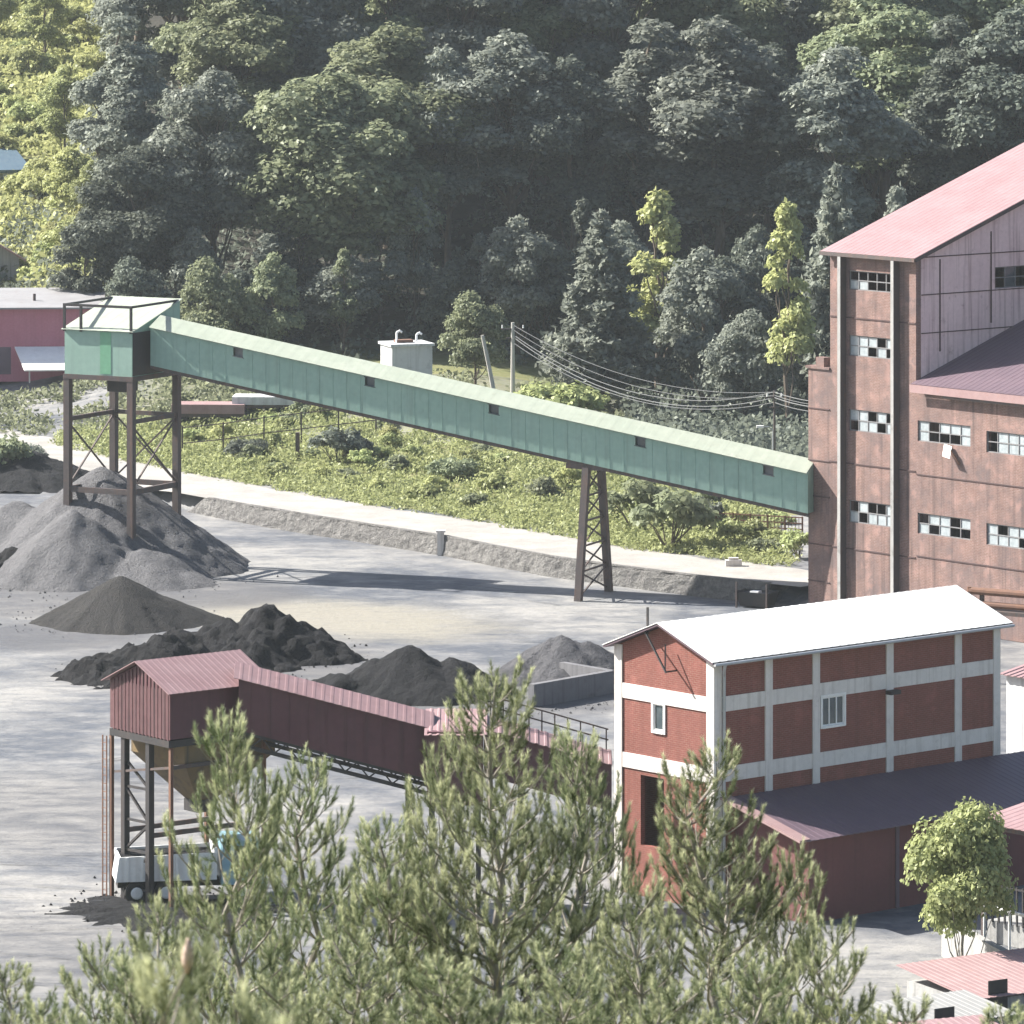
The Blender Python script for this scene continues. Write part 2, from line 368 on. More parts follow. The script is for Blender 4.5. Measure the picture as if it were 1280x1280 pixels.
    t1 = noise_tex(nt, rot(tc, .25, (.3, .42, 1)), 1.0, 7, .72); t2 = noise_tex(nt, rot(tc, -.5, (.2, .36, 1)), 1.0, 7, .7); t3 = noise_tex(nt, rot(tc, .9, (.4, .6, 1)), 1.0, 6, .7)
    col = mixc(nt, ramp(nt, a1, .42, .59), (.068,.076,.092), (.235,.23,.22))
    col = mixc(nt, ramp(nt, a2, .45, .68, 0, .7), col, (.075,.083,.10))
    col = mixc(nt, ramp(nt, t1, .5, .72, 0, .5), col, (.29,.285,.275))
    col = mixc(nt, ramp(nt, t2, .52, .72, 0, .5), col, (.065,.07,.085))
    col = mixc(nt, ramp(nt, t3, .52, .72, 0, .4), col, (.27,.265,.255))
    col = mixc(nt, ramp(nt, a3, .5, .75, 0, .5), col, (.10,.10,.10))
    def brk(sock, nz, lo=.25, hi=.75):      # break up a mask's edge with noise
        s1 = nd(nt, 'ShaderNodeMath', operation='ADD'); nt.links.new(sock, s1.inputs[0])
        s2 = nd(nt, 'ShaderNodeMath', operation='SUBTRACT'); nt.links.new(nz, s2.inputs[0]); s2.inputs[1].default_value = .5
        nt.links.new(s2.outputs[0], s1.inputs[1])
        return ramp(nt, s1.outputs[0], lo, hi)
    col = mixc(nt, brk(sp.outputs['Blue'], a2), col, mixc(nt, ramp(nt, a3, .4, .7), (.23,.215,.18), (.18,.172,.15)))
    cd = nd(nt, 'ShaderNodeMath', operation='MULTIPLY'); nt.links.new(brk(sp.outputs['Green'], a2, .45, 1.0), cd.inputs[0]); cd.inputs[1].default_value = .8
    col = mixc(nt, cd.outputs[0], col, (.075,.075,.08))
    gr = mixc(nt, ramp(nt, a2, .35, .65), (.10,.12,.04), (.20,.19,.09))
    lt_ = nd(nt, 'ShaderNodeAttribute'); lt_.attribute_name = 'litter'
    gr = mixc(nt, lt_.outputs['Fac'], gr, mixc(nt, ramp(nt, a3, .4, .7), (.018,.018,.013), (.04,.035,.025)))
    col = mixc(nt, brk(sp.outputs['Red'], a3), col, gr)
    nt.links.new(col, b.inputs['Base Color'])
    nt.links.new(ramp(nt, a2, .45, .7, .85, .5), b.inputs['Roughness']); b.inputs['Specular IOR Level'].default_value = .3
    bn = nd(nt, 'ShaderNodeBump'); bn.inputs['Strength'].default_value = .5; bn.inputs['Distance'].default_value = .08; nt.links.new(a3, bn.inputs['Height']); nt.links.new(bn.outputs[0], b.inputs['Normal'])
    o = link('ground', m, mt); tag(o, None, None, kind='structure')
build_ground()

# gravel road behind the wall
def offset_line(P, d):
    P = np.array(P, float); out = []
    for i in range(len(P)):
        t = P[min(i+1, len(P)-1)] - P[max(i-1, 0)]; t = t / np.hypot(*t); out.append(P[i] + np.array((-t[1], t[0])) * d)
    return np.array(out)
def dense(P, st=1.0):
    P = np.array(P, float); out = []
    for a, b in zip(P[:-1], P[1:]):
        n = max(1, int(np.hypot(*(b - a)) / st))
        for i in range(n): out.append(a + (b - a) * i / n)
    out.append(P[-1]); return np.array(out)
mt, nt, b, out = newmat('pale_gravel')
tc = nd(nt, 'ShaderNodeTexCoord').outputs['Object']
n1 = noise_tex(nt, tc, .5, 5, .65); n2 = noise_tex(nt, tc, 6, 4, .7)
col = mixc(nt, ramp(nt, n1, .35, .65), (.23,.22,.205), (.31,.30,.28)); col = mixc(nt, ramp(nt, n2, .45, .75, 0, .6), col, (.17,.155,.135))
nt.links.new(col, b.inputs['Base Color']); b.inputs['Roughness'].default_value = .95
M['gravel_road'] = mt
rl = dense([(-75,432),(-58,417),(-44,398),(-33,380)] + WL + [(17.2, 315.6)], 1.2)
near_ = offset_line(rl, .12)
rows = [near_] + [offset_line(rl, k) for k in (1.1, 2.2, 3.3, 4.4, 5.4, 6.4, 7.3)]
rv = []; rf = []
for r_i, row in enumerate(rows):
    for k, p in enumerate(row):
        w = .35 * noise.noise(Vector((k * .35, r_i, 3))) if r_i == len(rows) - 1 else 0
        x, y = p[0], p[1] + w * 3
        onwall = x > -26
        z = (RZ if x > -22.6 else RZ * float(sstep(-31, -22.6, x)) + gz(x, y) * (1 - float(sstep(-31, -22.6, x)))) + .03
        z = max(z, gz(x, y) + .03)
        if r_i == len(rows) - 1: z = gz(x, y) + .01
        rv.append((x, y, z))
nk = len(rl)
for r_i in range(len(rows) - 1):
    for k in range(nk - 1): rf.append((r_i*nk+k, r_i*nk+k+1, (r_i+1)*nk+k+1, (r_i+1)*nk+k))
tag(link('road', mesh_from('road', rv, rf), mt), None, None, kind='structure')

# rough stone retaining wall
wl = dense(WL, .5); wv_, wf_ = [], []
inn = offset_line(wl, .5); n = len(wl); rows_ = 7
for k in range(n):
    hh = (RZ + .07) * float(sstep(0, 3, k * .5)) + .02
    for j in range(rows_):
        t = j / (rows_ - 1)
        j1 = noise.noise(Vector((wl[k][0] * 2.1, wl[k][1] * 2.1, t * 3))) * .09
        wv_.append((wl[k][0] - j1 * .7 + .10 * t, wl[k][1] - j1 + .12 * t, -.1 + (hh + .1) * t + (noise.noise(Vector((k * .31, 7, 0))) * .06 if j == rows_ - 1 else 0)))
    wv_.append((inn[k][0], inn[k][1], hh - .01)); wv_.append((inn[k][0], inn[k][1], -.1))
rr = rows_ + 2
for k in range(n - 1):
    for j in range(rr - 1): wf_.append((k*rr+j, (k+1)*rr+j, (k+1)*rr+j+1, k*rr+j+1))
wf_.append(tuple(range(rr))); wf_.append(tuple((n-1)*rr + j for j in reversed(range(rr))))
tag(link('retaining_wall', mesh_from('retaining_wall', wv_, wf_), M['stone_wall']), 'long rough grey stone retaining wall along the front edge of the pale road', 'wall')
mk = MB(); mk.box(-.22,.22,-.2,.2,0,1.5); mk.box(-.3,.3,-.28,.28,1.5,1.62)
p = at(551, 693); t = mk.build('marker_post', M['frame_conc']); t.location = (p.x, p.y - .45, 0); tag(t, 'short pale concrete post against the middle of the stone retaining wall', 'post')

# ------------------------------------------------------------------ heaps
def heap(name, label, cones, mat, rough=.12, lump=.9, cell=.3, group=None, sharp=.08):
    xs0 = min(c[0] - c[3] for c in cones) - 1; xs1 = max(c[0] + c[3] for c in cones) + 1
    ys0 = min(c[1] - c[3] for c in cones) - 1; ys1 = max(c[1] + c[3] for c in cones) + 1
    ox, oy = cones[0][0], cones[0][1]; oz = gz(ox, oy)
    xs = np.arange(xs0, xs1, cell); ys = np.arange(ys0, ys1, cell); X, Y = np.meshgrid(xs, ys)
    Z = np.full(X.shape, -1.0)
    for (cx, cy, h, r) in cones:
        d = np.hypot(X - cx, Y - cy)
        ang = np.arctan2(Y - cy, X - cx)
        d = d * (1 + .05 * np.sin(ang * 3 + cx) + .03 * np.sin(ang * 7 + cy))
        Z = np.maximum(Z, h * (1 + .06 - np.sqrt((d / r) ** 2 + .0036 + sharp * .01)))
    AN = np.arctan2(Y - cones[0][1], X - cones[0][0]); RD = np.hypot(X - cones[0][0], Y - cones[0][1])
    N3 = np.array([noise.noise(Vector((math.cos(a) * 7, math.sin(a) * 7, r_ * .12 + ox))) for a, r_ in zip(AN.ravel(), RD.ravel())]).reshape(X.shape) * np.clip(RD / cones[0][3], 0, 1)
    N1 = np.array([noise.fractal(Vector((a * lump, b_ * lump, ox)), .6, 2.1, 6) for a, b_ in zip(X.ravel(), Y.ravel())]).reshape(X.shape)
    N2 = np.array([noise.noise(Vector((a * .35, b_ * .35, oy))) for a, b_ in zip(X.ravel(), Y.ravel())]).reshape(X.shape)
    Z = Z + N1 * rough + N2 * rough * 1.6 + N3 * .22
    G = ground_z(X, Y) - oz
    keep = Z > G - .35
    vid = -np.ones(X.shape, int); vs = []; k = 0
    for i in range(X.shape[0]):
        for j in range(X.shape[1]):
            if keep[i, j]: vid[i, j] = k; k += 1; vs.append((X[i, j] - ox, Y[i, j] - oy, max(Z[i, j], G[i, j] - .3)))
    fs = []
    for i in range(X.shape[0] - 1):
        for j in range(X.shape[1] - 1):
            q = (vid[i, j], vid[i, j+1], vid[i+1, j+1], vid[i+1, j])
            if min(q) >= 0: fs.append(q)
    m = mesh_from(name, vs, fs); m.polygons.foreach_set('use_smooth', [True] * len(m.polygons))
    o = link(name, m, mat); o.location = (ox, oy, oz); tag(o, label, 'pile', group)
    return o
P1 = ahead(128, 335); P2 = ahead(92, 329); P3 = ahead(-30, 338)
heap('gravel_pile', 'big pale grey gravel pile under the green tower, steep and double peaked', [(P1.x, P1.y, 6.4, 8.7), (P2.x, P2.y, 4.2, 6.0), (P1.x - 5.5, P1.y + 1.5, 3.9, 7.0), (P1.x + 2.0, P1.y - .6, 5.2, 6.6), (P2.x + 4.4, P2.y - 1.5, 2.1, 4.4), (P3.x, P3.y - 3, 3.0, 7)], M['gravel_heap'], rough=.13, cell=.3)
p = at(18, 722)
heap('coal_pile', 'small black coal pile beside the left foot of the gravel pile', [(p.x, p.y, 2.0, 2.9), (p.x - 2.2, p.y - 1.2, 1.5, 2.6), (p.x + .9, p.y + 1.2, 1.8, 2.2)], M['coal_heap'], rough=.35, lump=1.3, cell=.2)
p = at(22, 598, 1.0)
heap('dark_pile', 'low blue grey pile behind the gravel pile at the left edge', [(p.x, p.y, 2.0, 6), (p.x - 5, p.y, 2.4, 6)], M['slag_heap'], rough=.2)
p = at(150, 778)
heap('grit_pile', 'smooth dark grey cone of fine grit in front of the gravel pile', [(p.x, p.y, 2.75, 4.6), (p.x + 2.4, p.y + .6, 1.5, 3.2)], M['grit_heap'], rough=.05, cell=.25)
p = at(335, 822)
heap('coal_pile', 'long lumpy black coal pile with a peak at its right end', [(p.x, p.y, 2.95, 4.3), (p.x - 2.6, p.y - .4, 2.4, 3.9), (p.x - 5, p.y - 1, 1.9, 3.6), (p.x - 7.2, p.y - 4.2, 1.3, 3), (p.x - 5.2, p.y - 4.2, 1.7, 3.4), (p.x - 8.6, p.y - 8, 1.1, 2.6), (p.x - 6.8, p.y - 8.4, 1.0, 2.4), (p.x + 1.8, p.y - .4, 1.7, 3.0), (p.x - .6, p.y - 2.2, 1.8, 3.4)], M['coal_heap'], rough=.34, lump=1.2, cell=.22)
p = at(513, 868)
heap('coal_pile', 'dark double humped coal pile behind the maroon gallery roof', [(p.x, p.y, 2.6, 3.9), (p.x + 2.4, p.y, 2.1, 3.2), (p.x - 3.6, p.y - .6, 1.35, 3.0), (p.x - 1.8, p.y, 1.9, 3.2)], M['slag_heap'], rough=.16, cell=.22)
p = at(702, 850)
heap('stone_pile', 'grey crushed stone pile behind the low concrete bin wall', [(p.x, p.y + .8, 2.35, 3.5), (p.x + 1.3, p.y + 1, 1.9, 3.0), (p.x - 1.8, p.y + .4, 1.3, 2.6)], M['stone_heap'], rough=.16, cell=.2)
a_, b_ = at(664, 884), at(764, 866)
wb = MB(); wb.beam((0, 0, .58), (b_.x - a_.x, b_.y - a_.y, .58), .4, 1.25); wb.beam((b_.x - a_.x, b_.y - a_.y, .6), (b_.x - a_.x - 2.6, b_.y - a_.y + 3.0, .6), .38, 1.22)
o = wb.build('bin_wall', M['bin_conc']); o.location = (a_.x, a_.y, 0); tag(o, 'low concrete bin wall, darkened with its shade, holding the grey stone pile beside the white roofed building', 'wall')
p = at(180, 1145)
heap('coal_pile', 'thin spread of coal under the maroon hopper house', [(p.x, p.y + .6, .35, 3.2), (p.x + 3, p.y, .3, 3)], M['slag_heap'], rough=.06, cell=.25)
p = at(790, 1060)
heap('rubble_pile', 'heap of grey rubble at the gable foot of the white roofed building', [(p.x - .4, p.y - .6, 1.6, 2.6), (p.x + 1.6, p.y - 1.6, 1.3, 2.2), (p.x - 2, p.y - .6, 1.1, 2)], M['stone_heap'], rough=.4, lump=1.6, cell=.2)

# ------------------------------------------------------------------ green tower and gallery
g = Vector((.92, -.39, 0)).normalized(); gn = Vector((-g.y, g.x, 0))      # along the gallery (to the right), and away from the viewer
def green_tower():
    ca = math.atan2(-.469, .883)
    T = thing('transfer_tower', 'green sheet metal tower house on tall steel legs at the top of the green gallery', 'tower', (-24.6, 333.5, 0), ca)
    w, d = 2.5, 2.85; zb, zt = 12.45, 15.25; rise = 1.6
    b = MB()
    b.add([(-w,-d,zb),(w,-d,zb),(w,d,zb),(-w,d,zb),(-w,-d,zt),(w,-d,zt),(w,d,zt+rise),(-w,d,zt+rise)], [(0,3,2,1),(4,5,6,7),(0,1,5,4),(1,2,6,5),(2,3,7,6),(3,0,4,7)])
    b.build('wall', M['green_wall'], T)
    MB().box(.15,.95,-d-.02,-d-.004,zb+.1,zt-.06).build('repainted_panel', M['green_patch'], T, 'brighter green repainted panel')
    MB().box(w+.004,w+.03,-d+.05,d-.2,zb+.05,zt-.05).build('side_shade_panel', M['black_steel'], T, 'black panel for the shade of the open right side')  # thin black sheet painting the shade of the open side
    sl = Vector((0, 2*d, rise)).normalized()
    MB().sheet((-w-.15,-d-.2,zt+.02), (1,0,0), 2*w+.3, sl, 2*d+.5, .9, .01).build('roof', M['green_roof'], T)
    fr = MB(); h = zt + 1.55
    for x in (-w+.02, -w+1.25, w-.05): fr.beam((x,-d-.05,zt-.1), (x,-d-.05,h), .14)
    fr.beam((-w-.05,-d-.05,h), (w+.02,-d-.05,h), .16); fr.beam((-w+.02,-d,h), (-w+.02,d-.2,h+.05), .14); fr.beam((w-.05,-d,h), (w-.05,d-.2,h+.05), .14)
    fr.build('roof_frame', M['black_steel'], T)
    fl = MB(); fl.box(-w-.08,w+.08,-d-.08,d+.08,zb-.3,zb-.004); fl.build('floor_frame', M['steel'], T)
    for x in (-w+.15, w-.15):
        for y in (-d+.15, d-.15):
            MB().beam((x,y,-.3), (x,y,zb-.3), .42, .42).build('leg', M['steel'], T)
    def cbeam(p, q, w_, h_): MB().beam(p, q, w_, h_).build('cross_beam', M['steel'], T)
    for s in (-1, 1):
        cbeam((-w+.36,s*(d-.15),5.2), (w-.36,s*(d-.15),5.2), .22, .34); cbeam((s*(w-.15),-d+.36,5.2), (s*(w-.15),d-.36,5.2), .22, .34)
    cbeam((-w+.36,d-.15,9.6), (w-.36,d-.15,9.6), .2, .26); cbeam((w-.15,-d+.36,9.6), (w-.15,d-.36,9.6), .2, .26); cbeam((-w+.15,-d+.36,9.6), (-w+.15,d-.36,9.6), .2, .26)
    xb = MB()
    for y in (d-.15,):
        xb.beam((-w+.3,y+.03,5.5), (w-.3,y+.03,9.4), .09); xb.beam((-w+.3,y-.08,9.4), (w-.3,y-.08,5.5), .09)
    for x in (w-.15, -w+.15):
        xb.beam((x+.03,-d+.3,5.5), (x+.03,d-.3,9.4), .09); xb.beam((x-.08,-d+.3,9.4), (x-.08,d-.3,5.5), .09)
    xb.build('bracing', M['steel'], T)
    ch = MB(); ch.prism([(-.7,-.7,zb-.32),(.7,-.7,zb-.32),(.7,.7,zb-.32),(-.7,.7,zb-.32)], (0,0,-.9)); ch.build('chute', M['black_steel'], T)
green_tower()

def green_gallery():
    O = Vector((4.96, 320.6, 0)); ang = math.atan2(g.y, g.x)
    T = thing('conveyor_gallery', 'long sloping pale green conveyor gallery from the tower down to the brick plant', 'conveyor', O, ang)
    x0, x1 = -29.4, 14.3; hw = 1.4; hh = 2.5
    zb = lambda x: 8.22 - .1655 * x
    def P(x, y, z): return (x, y, zb(x) + z)
    wins = [-23.3, -14.3, -6.0, 3.6, 11.8]
    # body panels with real small openings on the viewer's side
    b = MB(); xs = sorted([x0, x1] + [w_ - .33 for w_ in wins] + [w_ + .33 for w_ in wins])
    za, zc = hh - .72, hh - .22
    for i in range(len(xs) - 1):
        a, c = xs[i], xs[i+1]; hole = any(abs((a + c) / 2 - w_) < .05 for w_ in wins)
        for (l, h) in ([(0, za), (zc, hh)] if hole else [(0, hh)]):
            b.add([P(a,-hw,l),P(c,-hw,l),P(c,-hw,h),P(a,-hw,h),P(a,-hw+.05,l),P(c,-hw+.05,l),P(c,-hw+.05,h),P(a,-hw+.05,h)], [(0,1,2,3),(7,6,5,4),(0,4,5,1),(3,2,6,7),(0,3,7,4),(1,5,6,2)])
    b.add([P(x0,hw,0),P(x1,hw,0),P(x1,hw,hh),P(x0,hw,hh)], [(3,2,1,0)])
    b.add([P(x0,-hw,0),P(x1,-hw,0),P(x1,hw,0),P(x0,hw,0)], [(3,2,1,0)])
    b.add([P(x0,-hw+.05,0),P(x0,hw,0),P(x0,hw,hh),P(x0,0,hh+.54),P(x0,-hw+.05,hh)], [(0,1,2,3,4)]); b.add([P(x1,-hw+.05,0),P(x1,hw,0),P(x1,hw,hh),P(x1,0,hh+.54),P(x1,-hw+.05,hh)], [(4,3,2,1,0)])
    seam = b; x = x0 + .6
    while x < x1:
        if not any(abs(x - w_) < .45 for w_ in wins): seam.add([P(x,-hw-.014,.02),P(x+.06,-hw-.014,.02),P(x+.06,-hw-.014,hh-.05),P(x,-hw-.014,hh-.05),P(x,-hw-.002,.02),P(x+.06,-hw-.002,.02),P(x+.06,-hw-.002,hh-.05),P(x,-hw-.002,hh-.05)], [(0,1,2,3),(0,4,5,1),(3,2,6,7),(0,3,7,4),(1,5,6,2)])
        x += .92
    b.build('wall', M['green_wall'], T)
    al = Vector((1, 0, -.1655)).normalized(); L = (x1 - x0 - .02) * math.sqrt(1 + .1655**2)
    r = MB()
    for s in (-1, 1):
        e = Vector(P(x0, s * (hw + .22), hh - .09)); rd = Vector(P(x0, 0, hh + .56)); dn = (e - rd)
        r.sheet(rd, al, L, dn.normalized(), dn.length, .9, .004)
    r.build('roof', M['green_roof'], T)
    for w_ in wins:
        f = MB()
        for (l, h) in ((za - .05, za), (zc, zc + .05)): f.add([P(w_-.38,-hw-.03,l),P(w_+.38,-hw-.03,l),P(w_+.38,-hw-.03,h),P(w_-.38,-hw-.03,h),P(w_-.38,-hw+.02,l),P(w_+.38,-hw+.02,l),P(w_+.38,-hw+.02,h),P(w_-.38,-hw+.02,h)], [(0,1,2,3),(0,4,5,1),(3,2,6,7),(0,3,7,4),(1,5,6,2)])
        f.add([P(w_-.33,-hw+.2,za-.05),P(w_+.33,-hw+.2,za-.05),P(w_+.33,-hw+.2,zc+.05),P(w_-.33,-hw+.2,zc+.05)], [(0,1,2,3)])
        f.build('window', M['glass'] if w_ > -20 and w_ < 10 else M['frame_grey'], T)
    tr = MB()
    for s in (-1, 1):
        tr.beam(P(x0,s*(hw-.2),-.12), P(x1,s*(hw-.2),-.12), .16, .22)
    x = x0
    while x < x1: tr.beam(P(x,-hw+.1,-.1), P(x,hw-.1,-.1), .12, .18); x += 2.4
    tr.build('floor_beam', M['steel'], T)
    # trestle in the middle: two splayed legs with lattice between
    zt = zb(0) - .25; fy, by = -2.5, 2.5; ty = 1.15
    for (ybot, ytop) in ((fy, -ty), (by, ty)):
        MB().beam((0,ybot,-.2), (0,ytop,zt), .42, .42).build('leg', M['steel'], T)
    hd = MB(); hd.beam((-1.3,-ty,zt+.05), (1.6,-ty,zt+.05-.1), .3, .3); hd.beam((-1.3,ty,zt+.05), (1.6,ty,zt+.05-.1), .3, .3); hd.beam((0,-ty-.2,zt-.1), (0,ty+.2,zt-.1), .26, .3); hd.build('head_beam', M['steel'], T)
    lt = MB(); n = 5; yl = lambda t, s: (s * (2.5 + (ty - 2.5) * t))
    for k in range(n):
        t0, t1 = .03 + k / n * .96, .03 + (k + 1) / n * .94
        lt.beam((.03, yl(t0,-1), zt*t0), (.03, yl(t1,1), zt*t1), .08); lt.beam((-.07, yl(t0,1), zt*t0), (-.07, yl(t1,-1), zt*t1), .08); lt.beam((0, yl(t1,-1), zt*t1), (0, yl(t1,1), zt*t1), .1)
    lt.build('lattice', M['steel'], T)
green_gallery()

# ------------------------------------------------------------------ brick plant
def window_block(parent, o, du, n_out, w, h, cols, rows, pattern, fmat, pmat, depth=.1, name='window'):
    """steel or plastic window in an opening: one frame mesh with its glass as a sub-part; '0' in pattern = pane missing"""
    o = Vector(o); du = Vector(du); no = Vector(n_out)
    f = MB(); t = .06
    def bar(u0, u1, z0, z1):
        a = o + du * u0 + Vector((0,0,z0)); 
        f.prism([a - no*depth, a + du*(u1-u0) - no*depth, a + du*(u1-u0) + Vector((0,0,z1-z0)) - no*depth, a + Vector((0,0,z1-z0)) - no*depth], no * .07)
    bar(0, w, 0, t); bar(0, w, h - t, h); bar(0, t, t, h - t); bar(w - t, w, t, h - t)
    for i in range(1, cols): bar(w*i/cols - t/2, w*i/cols + t/2, t, h - t)
    for j in range(1, rows):
        for i in range(cols): bar(w*i/cols + t/2 + .002, w*(i+1)/cols - t/2 - .002, h*j/rows - t/2, h*j/rows + t/2)
    W = f.build(name, fmat, parent)
    gl = MB(); k = 0
    for j in range(rows):
        for i in range(cols):
            if pattern[k % len(pattern)] != '0':
                a = o + du * (w*i/cols + .02) + Vector((0,0,h*j/rows + .02)) - no * (depth - .02)
                b_ = du * (w/cols - .04); c = Vector((0,0,h/rows - .04))
                gl.prism([a, a + b_, a + b_ + c, a + c], no * .012)
            k += 1
    if gl.v: gl.build('pane', pmat, W)
    return W
def plant():
    K = Vector((23.56, 307.9, 0)); rz = math.atan2(.64, .77)
    T = thing('brick_plant', 'tall old brick coal plant with faded red roofs and broken windows', 'factory', K, rz)
    def wy(px): k = (px - 640) / F; return 9.2 - (315 * k - 17.67) / (.64 + .77 * k)
    def wD(px): k = (px - 640) / F; return 315 - .77 * (315 * k - 17.67) / (.64 + .77 * k)
    def wz(px, py): return CH - (py - Y0) * wD(px) / F
    ez = 21.55; le = 14.05; tw = 7.3; sl = .345
    # openings in the front wall (x = 0), u measured from y = +9.2 to the right
    holes = []; wl_ = []
    for (a, b, mid, rows) in ((1061, 1118, 1088, ((340,364),(421,447),(514,541),(628,656))), (1147, 1213, 1180, ((529,555),(645,671))), (1233, 1299, 1266, ((542,569),(658,685))), (1330, 1398, 1364, ((555,582),(671,698)))):
        for (t, bt) in rows: wl_.append((wy(a), wy(b), wz(mid, bt), wz(mid, t)))
    up = [h for h in wl_]
    U = lambda y: 9.2 - y
    # tower front: y 0..7.3, extension y 7.3..9.2, low block y -30..0
    tow = [(tw - h[0], tw - h[1], h[2], h[3]) for h in wl_ if h[0] > 1]
    low = [(0 - h[0], 0 - h[1], h[2], h[3]) for h in wl_ if h[0] <= 1]
    w = MB()
    w.wall((0, tw, 0), (0,-1,0), tw, ez, tow, .4, (1,0,0))
    w.wall((0, 0, 0), (0,-1,0), 30, le, low, .4, (1,0,0))
    w.box(0, 12, tw + .003, 9.2, 0, 14.4)
    w.prism([(.4,tw-.4,0),(19.59,tw-.4,0),(19.59,tw-.4,ez+19.59*sl-.15),(.4,tw-.4,ez+.4*sl-.15)], (0,.39,0))          # far side wall
    w.box(19.6, 20, -30, tw - .01, 0, ez + 19.6*sl - .2)            # back wall
    w.prism([(.4,-30,0),(19.59,-30,0),(19.59,-30,le+19.59*sl),(.4,-30,le+.4*sl-.05)], (0,.39,0))
    w.build('wall', M['brick_old'], T)
    # plastered right side wall of the tower, above the low roof
    kx = lambda px: (lambda k: (307.9 * k - 23.56) / (.77 - .64 * k))((px - 640) / F)
    s0, s1 = kx(1244), kx(1310); Dm = 307.9 + .64 * s0
    side = MB(); side.wall((.4, 0, 0), (1,0,0), 19.2, lambda u: ez + sl * (u + .4) - .12, [(s0 - .4, s1 - .4, zat(361, Dm), zat(334, Dm))], .35, (0,1,0))
    side.build('side_wall', M['mauve'], T, 'mauve plastered side wall with dark stains')
    window_block(T, (s0, 0, zat(361, Dm)), (1,0,0), (0,-1,0), s1 - s0, zat(334, Dm) - zat(361, Dm), 5, 2, '0101101001', M['frame_grey'], M['glass'], .14)
    MB().box(0, .4, -.012, -.0, 0, .01).build('corner_foot', M['brick_old'], T)
    # roofs
    rs = Vector((1, 0, sl)).normalized(); Lr = 20.6 * math.sqrt(1 + sl*sl)
    MB().sheet((-.45, tw + .4, ez - .08), (0,-1,0), tw + .75, rs, Lr, .45, .014).build('tower_roof', M['pink_roof'], T)
    f = MB(); f.beam((-.47, tw + .4, ez - .2), (-.47, -.36, ez - .2), .06, .22); f.beam((-.42,-.36,ez-.22), (20,-.36,ez-.22+20.4*sl), .06, .2); f.build('tower_fascia', M['steel'], T)
    MB().sheet((-.5, -.02, le + .1), (0,-1,0), 30.3, rs, 20.5*math.sqrt(1+sl*sl), .45, .016).build('low_roof', M['dark_roof'], T)  # the tower's shadow is put into this roof's dark colour
    f = MB(); f.beam((-.53, -.02, le - .16), (-.53, -30.3, le - .16), .05, .46); f.build('low_fascia', M['pink_old'], T)
    gt = MB(); gt.beam((-.3, -2.6, le - .46), (-.3, -30, le - .46), .32, .16); gt.build('gutter', M['steel'], T)
    # pilasters: shaded sides painted dark, sunlit front painted pale
    for px in (1056, 1122.5):
        y = wy(px); pm = MB(); pm.box(-.46, -.003, y - .12, y + .12, 0, ez - .32); pl_ = pm.build('pilaster', M['steel'], T); MB().box(-.5, -.463, y - .12, y + .13, 0, ez - .32).build('lit_front', M['concrete'], pl_)
    # string courses (dark horizontal joints)
    for py in (400, 583, 690):
        z = wz(1088, py); j = MB(); j.box(-.05, -.004, .03, tw, z, z + .07); j.build('string_course', M['dark_joint'], T)
    for py in (600, 703):
        z = wz(1200, py); j = MB(); j.box(-.05, -.004, -30, -.05, z, z + .07); j.build('string_course', M['dark_joint'], T)
    for py in (512, 577, 622, 682, 728):
        z = wz(1030, py); j = MB(); j.box(-.05, -.004, tw + .02, 9.19, z, z + .06); j.build('string_course', M['dark_joint'], T)
    for py in (322, 369, 417):
        z = zat(py, 308.5); j = MB(); j.box(.42, 19, -.04, -.004, z, z + .06); j.build('string_course', M['dark_joint'], T)
    for px in (1174, 1238):
        x = kx(px); j = MB(); j.box(x, x + .1, -.035, -.004, le + 1.2 + sl * x, ez - .9 + sl * x); j.build('vertical_joint', M['dark_joint'], T)
    pats = ['0101100011', '1101011101', '0110111010', '1011101001', '1000110111', '1010001101', '0111101110', '1110110111', '1010011011', '1101101011']
    for i, h in enumerate(wl_):
        window_block(T, (0, h[0], h[2]), (0,-1,0), (-1,0,0), h[0] - h[1], h[3] - h[2], 5, 2, pats[i % len(pats)] if i else '1100000000', M['frame_grey'], M['pane'], .14)
    # hanging broken sash
    y = wy(1190); hs = MB(); z = wz(1190, 556); hs.prism([(-.1, y + .5, z), (-.1, y - .1, z - .1), (-.5, y - .35, z - .75), (-.5, y + .25, z - .65)], (-.04, 0, .02)); hs.build('hanging_sash', M['pane'], T)
    hs = MB(); hs.beam((-.3, y - .2, z - .3), (-.15, y - .75, z - 1.1), .09); hs.build('broken_bracket', M['rust'], T)
    ex = MB(); ex.box(-.1, 12.1, tw + .003, 9.35, 14.4, 14.55); ex.box(-.05, .5, tw + .5, tw + 1.2, 14.55, 15.1); ex.build('extension_parapet', M['brick_old'], T)
plant()

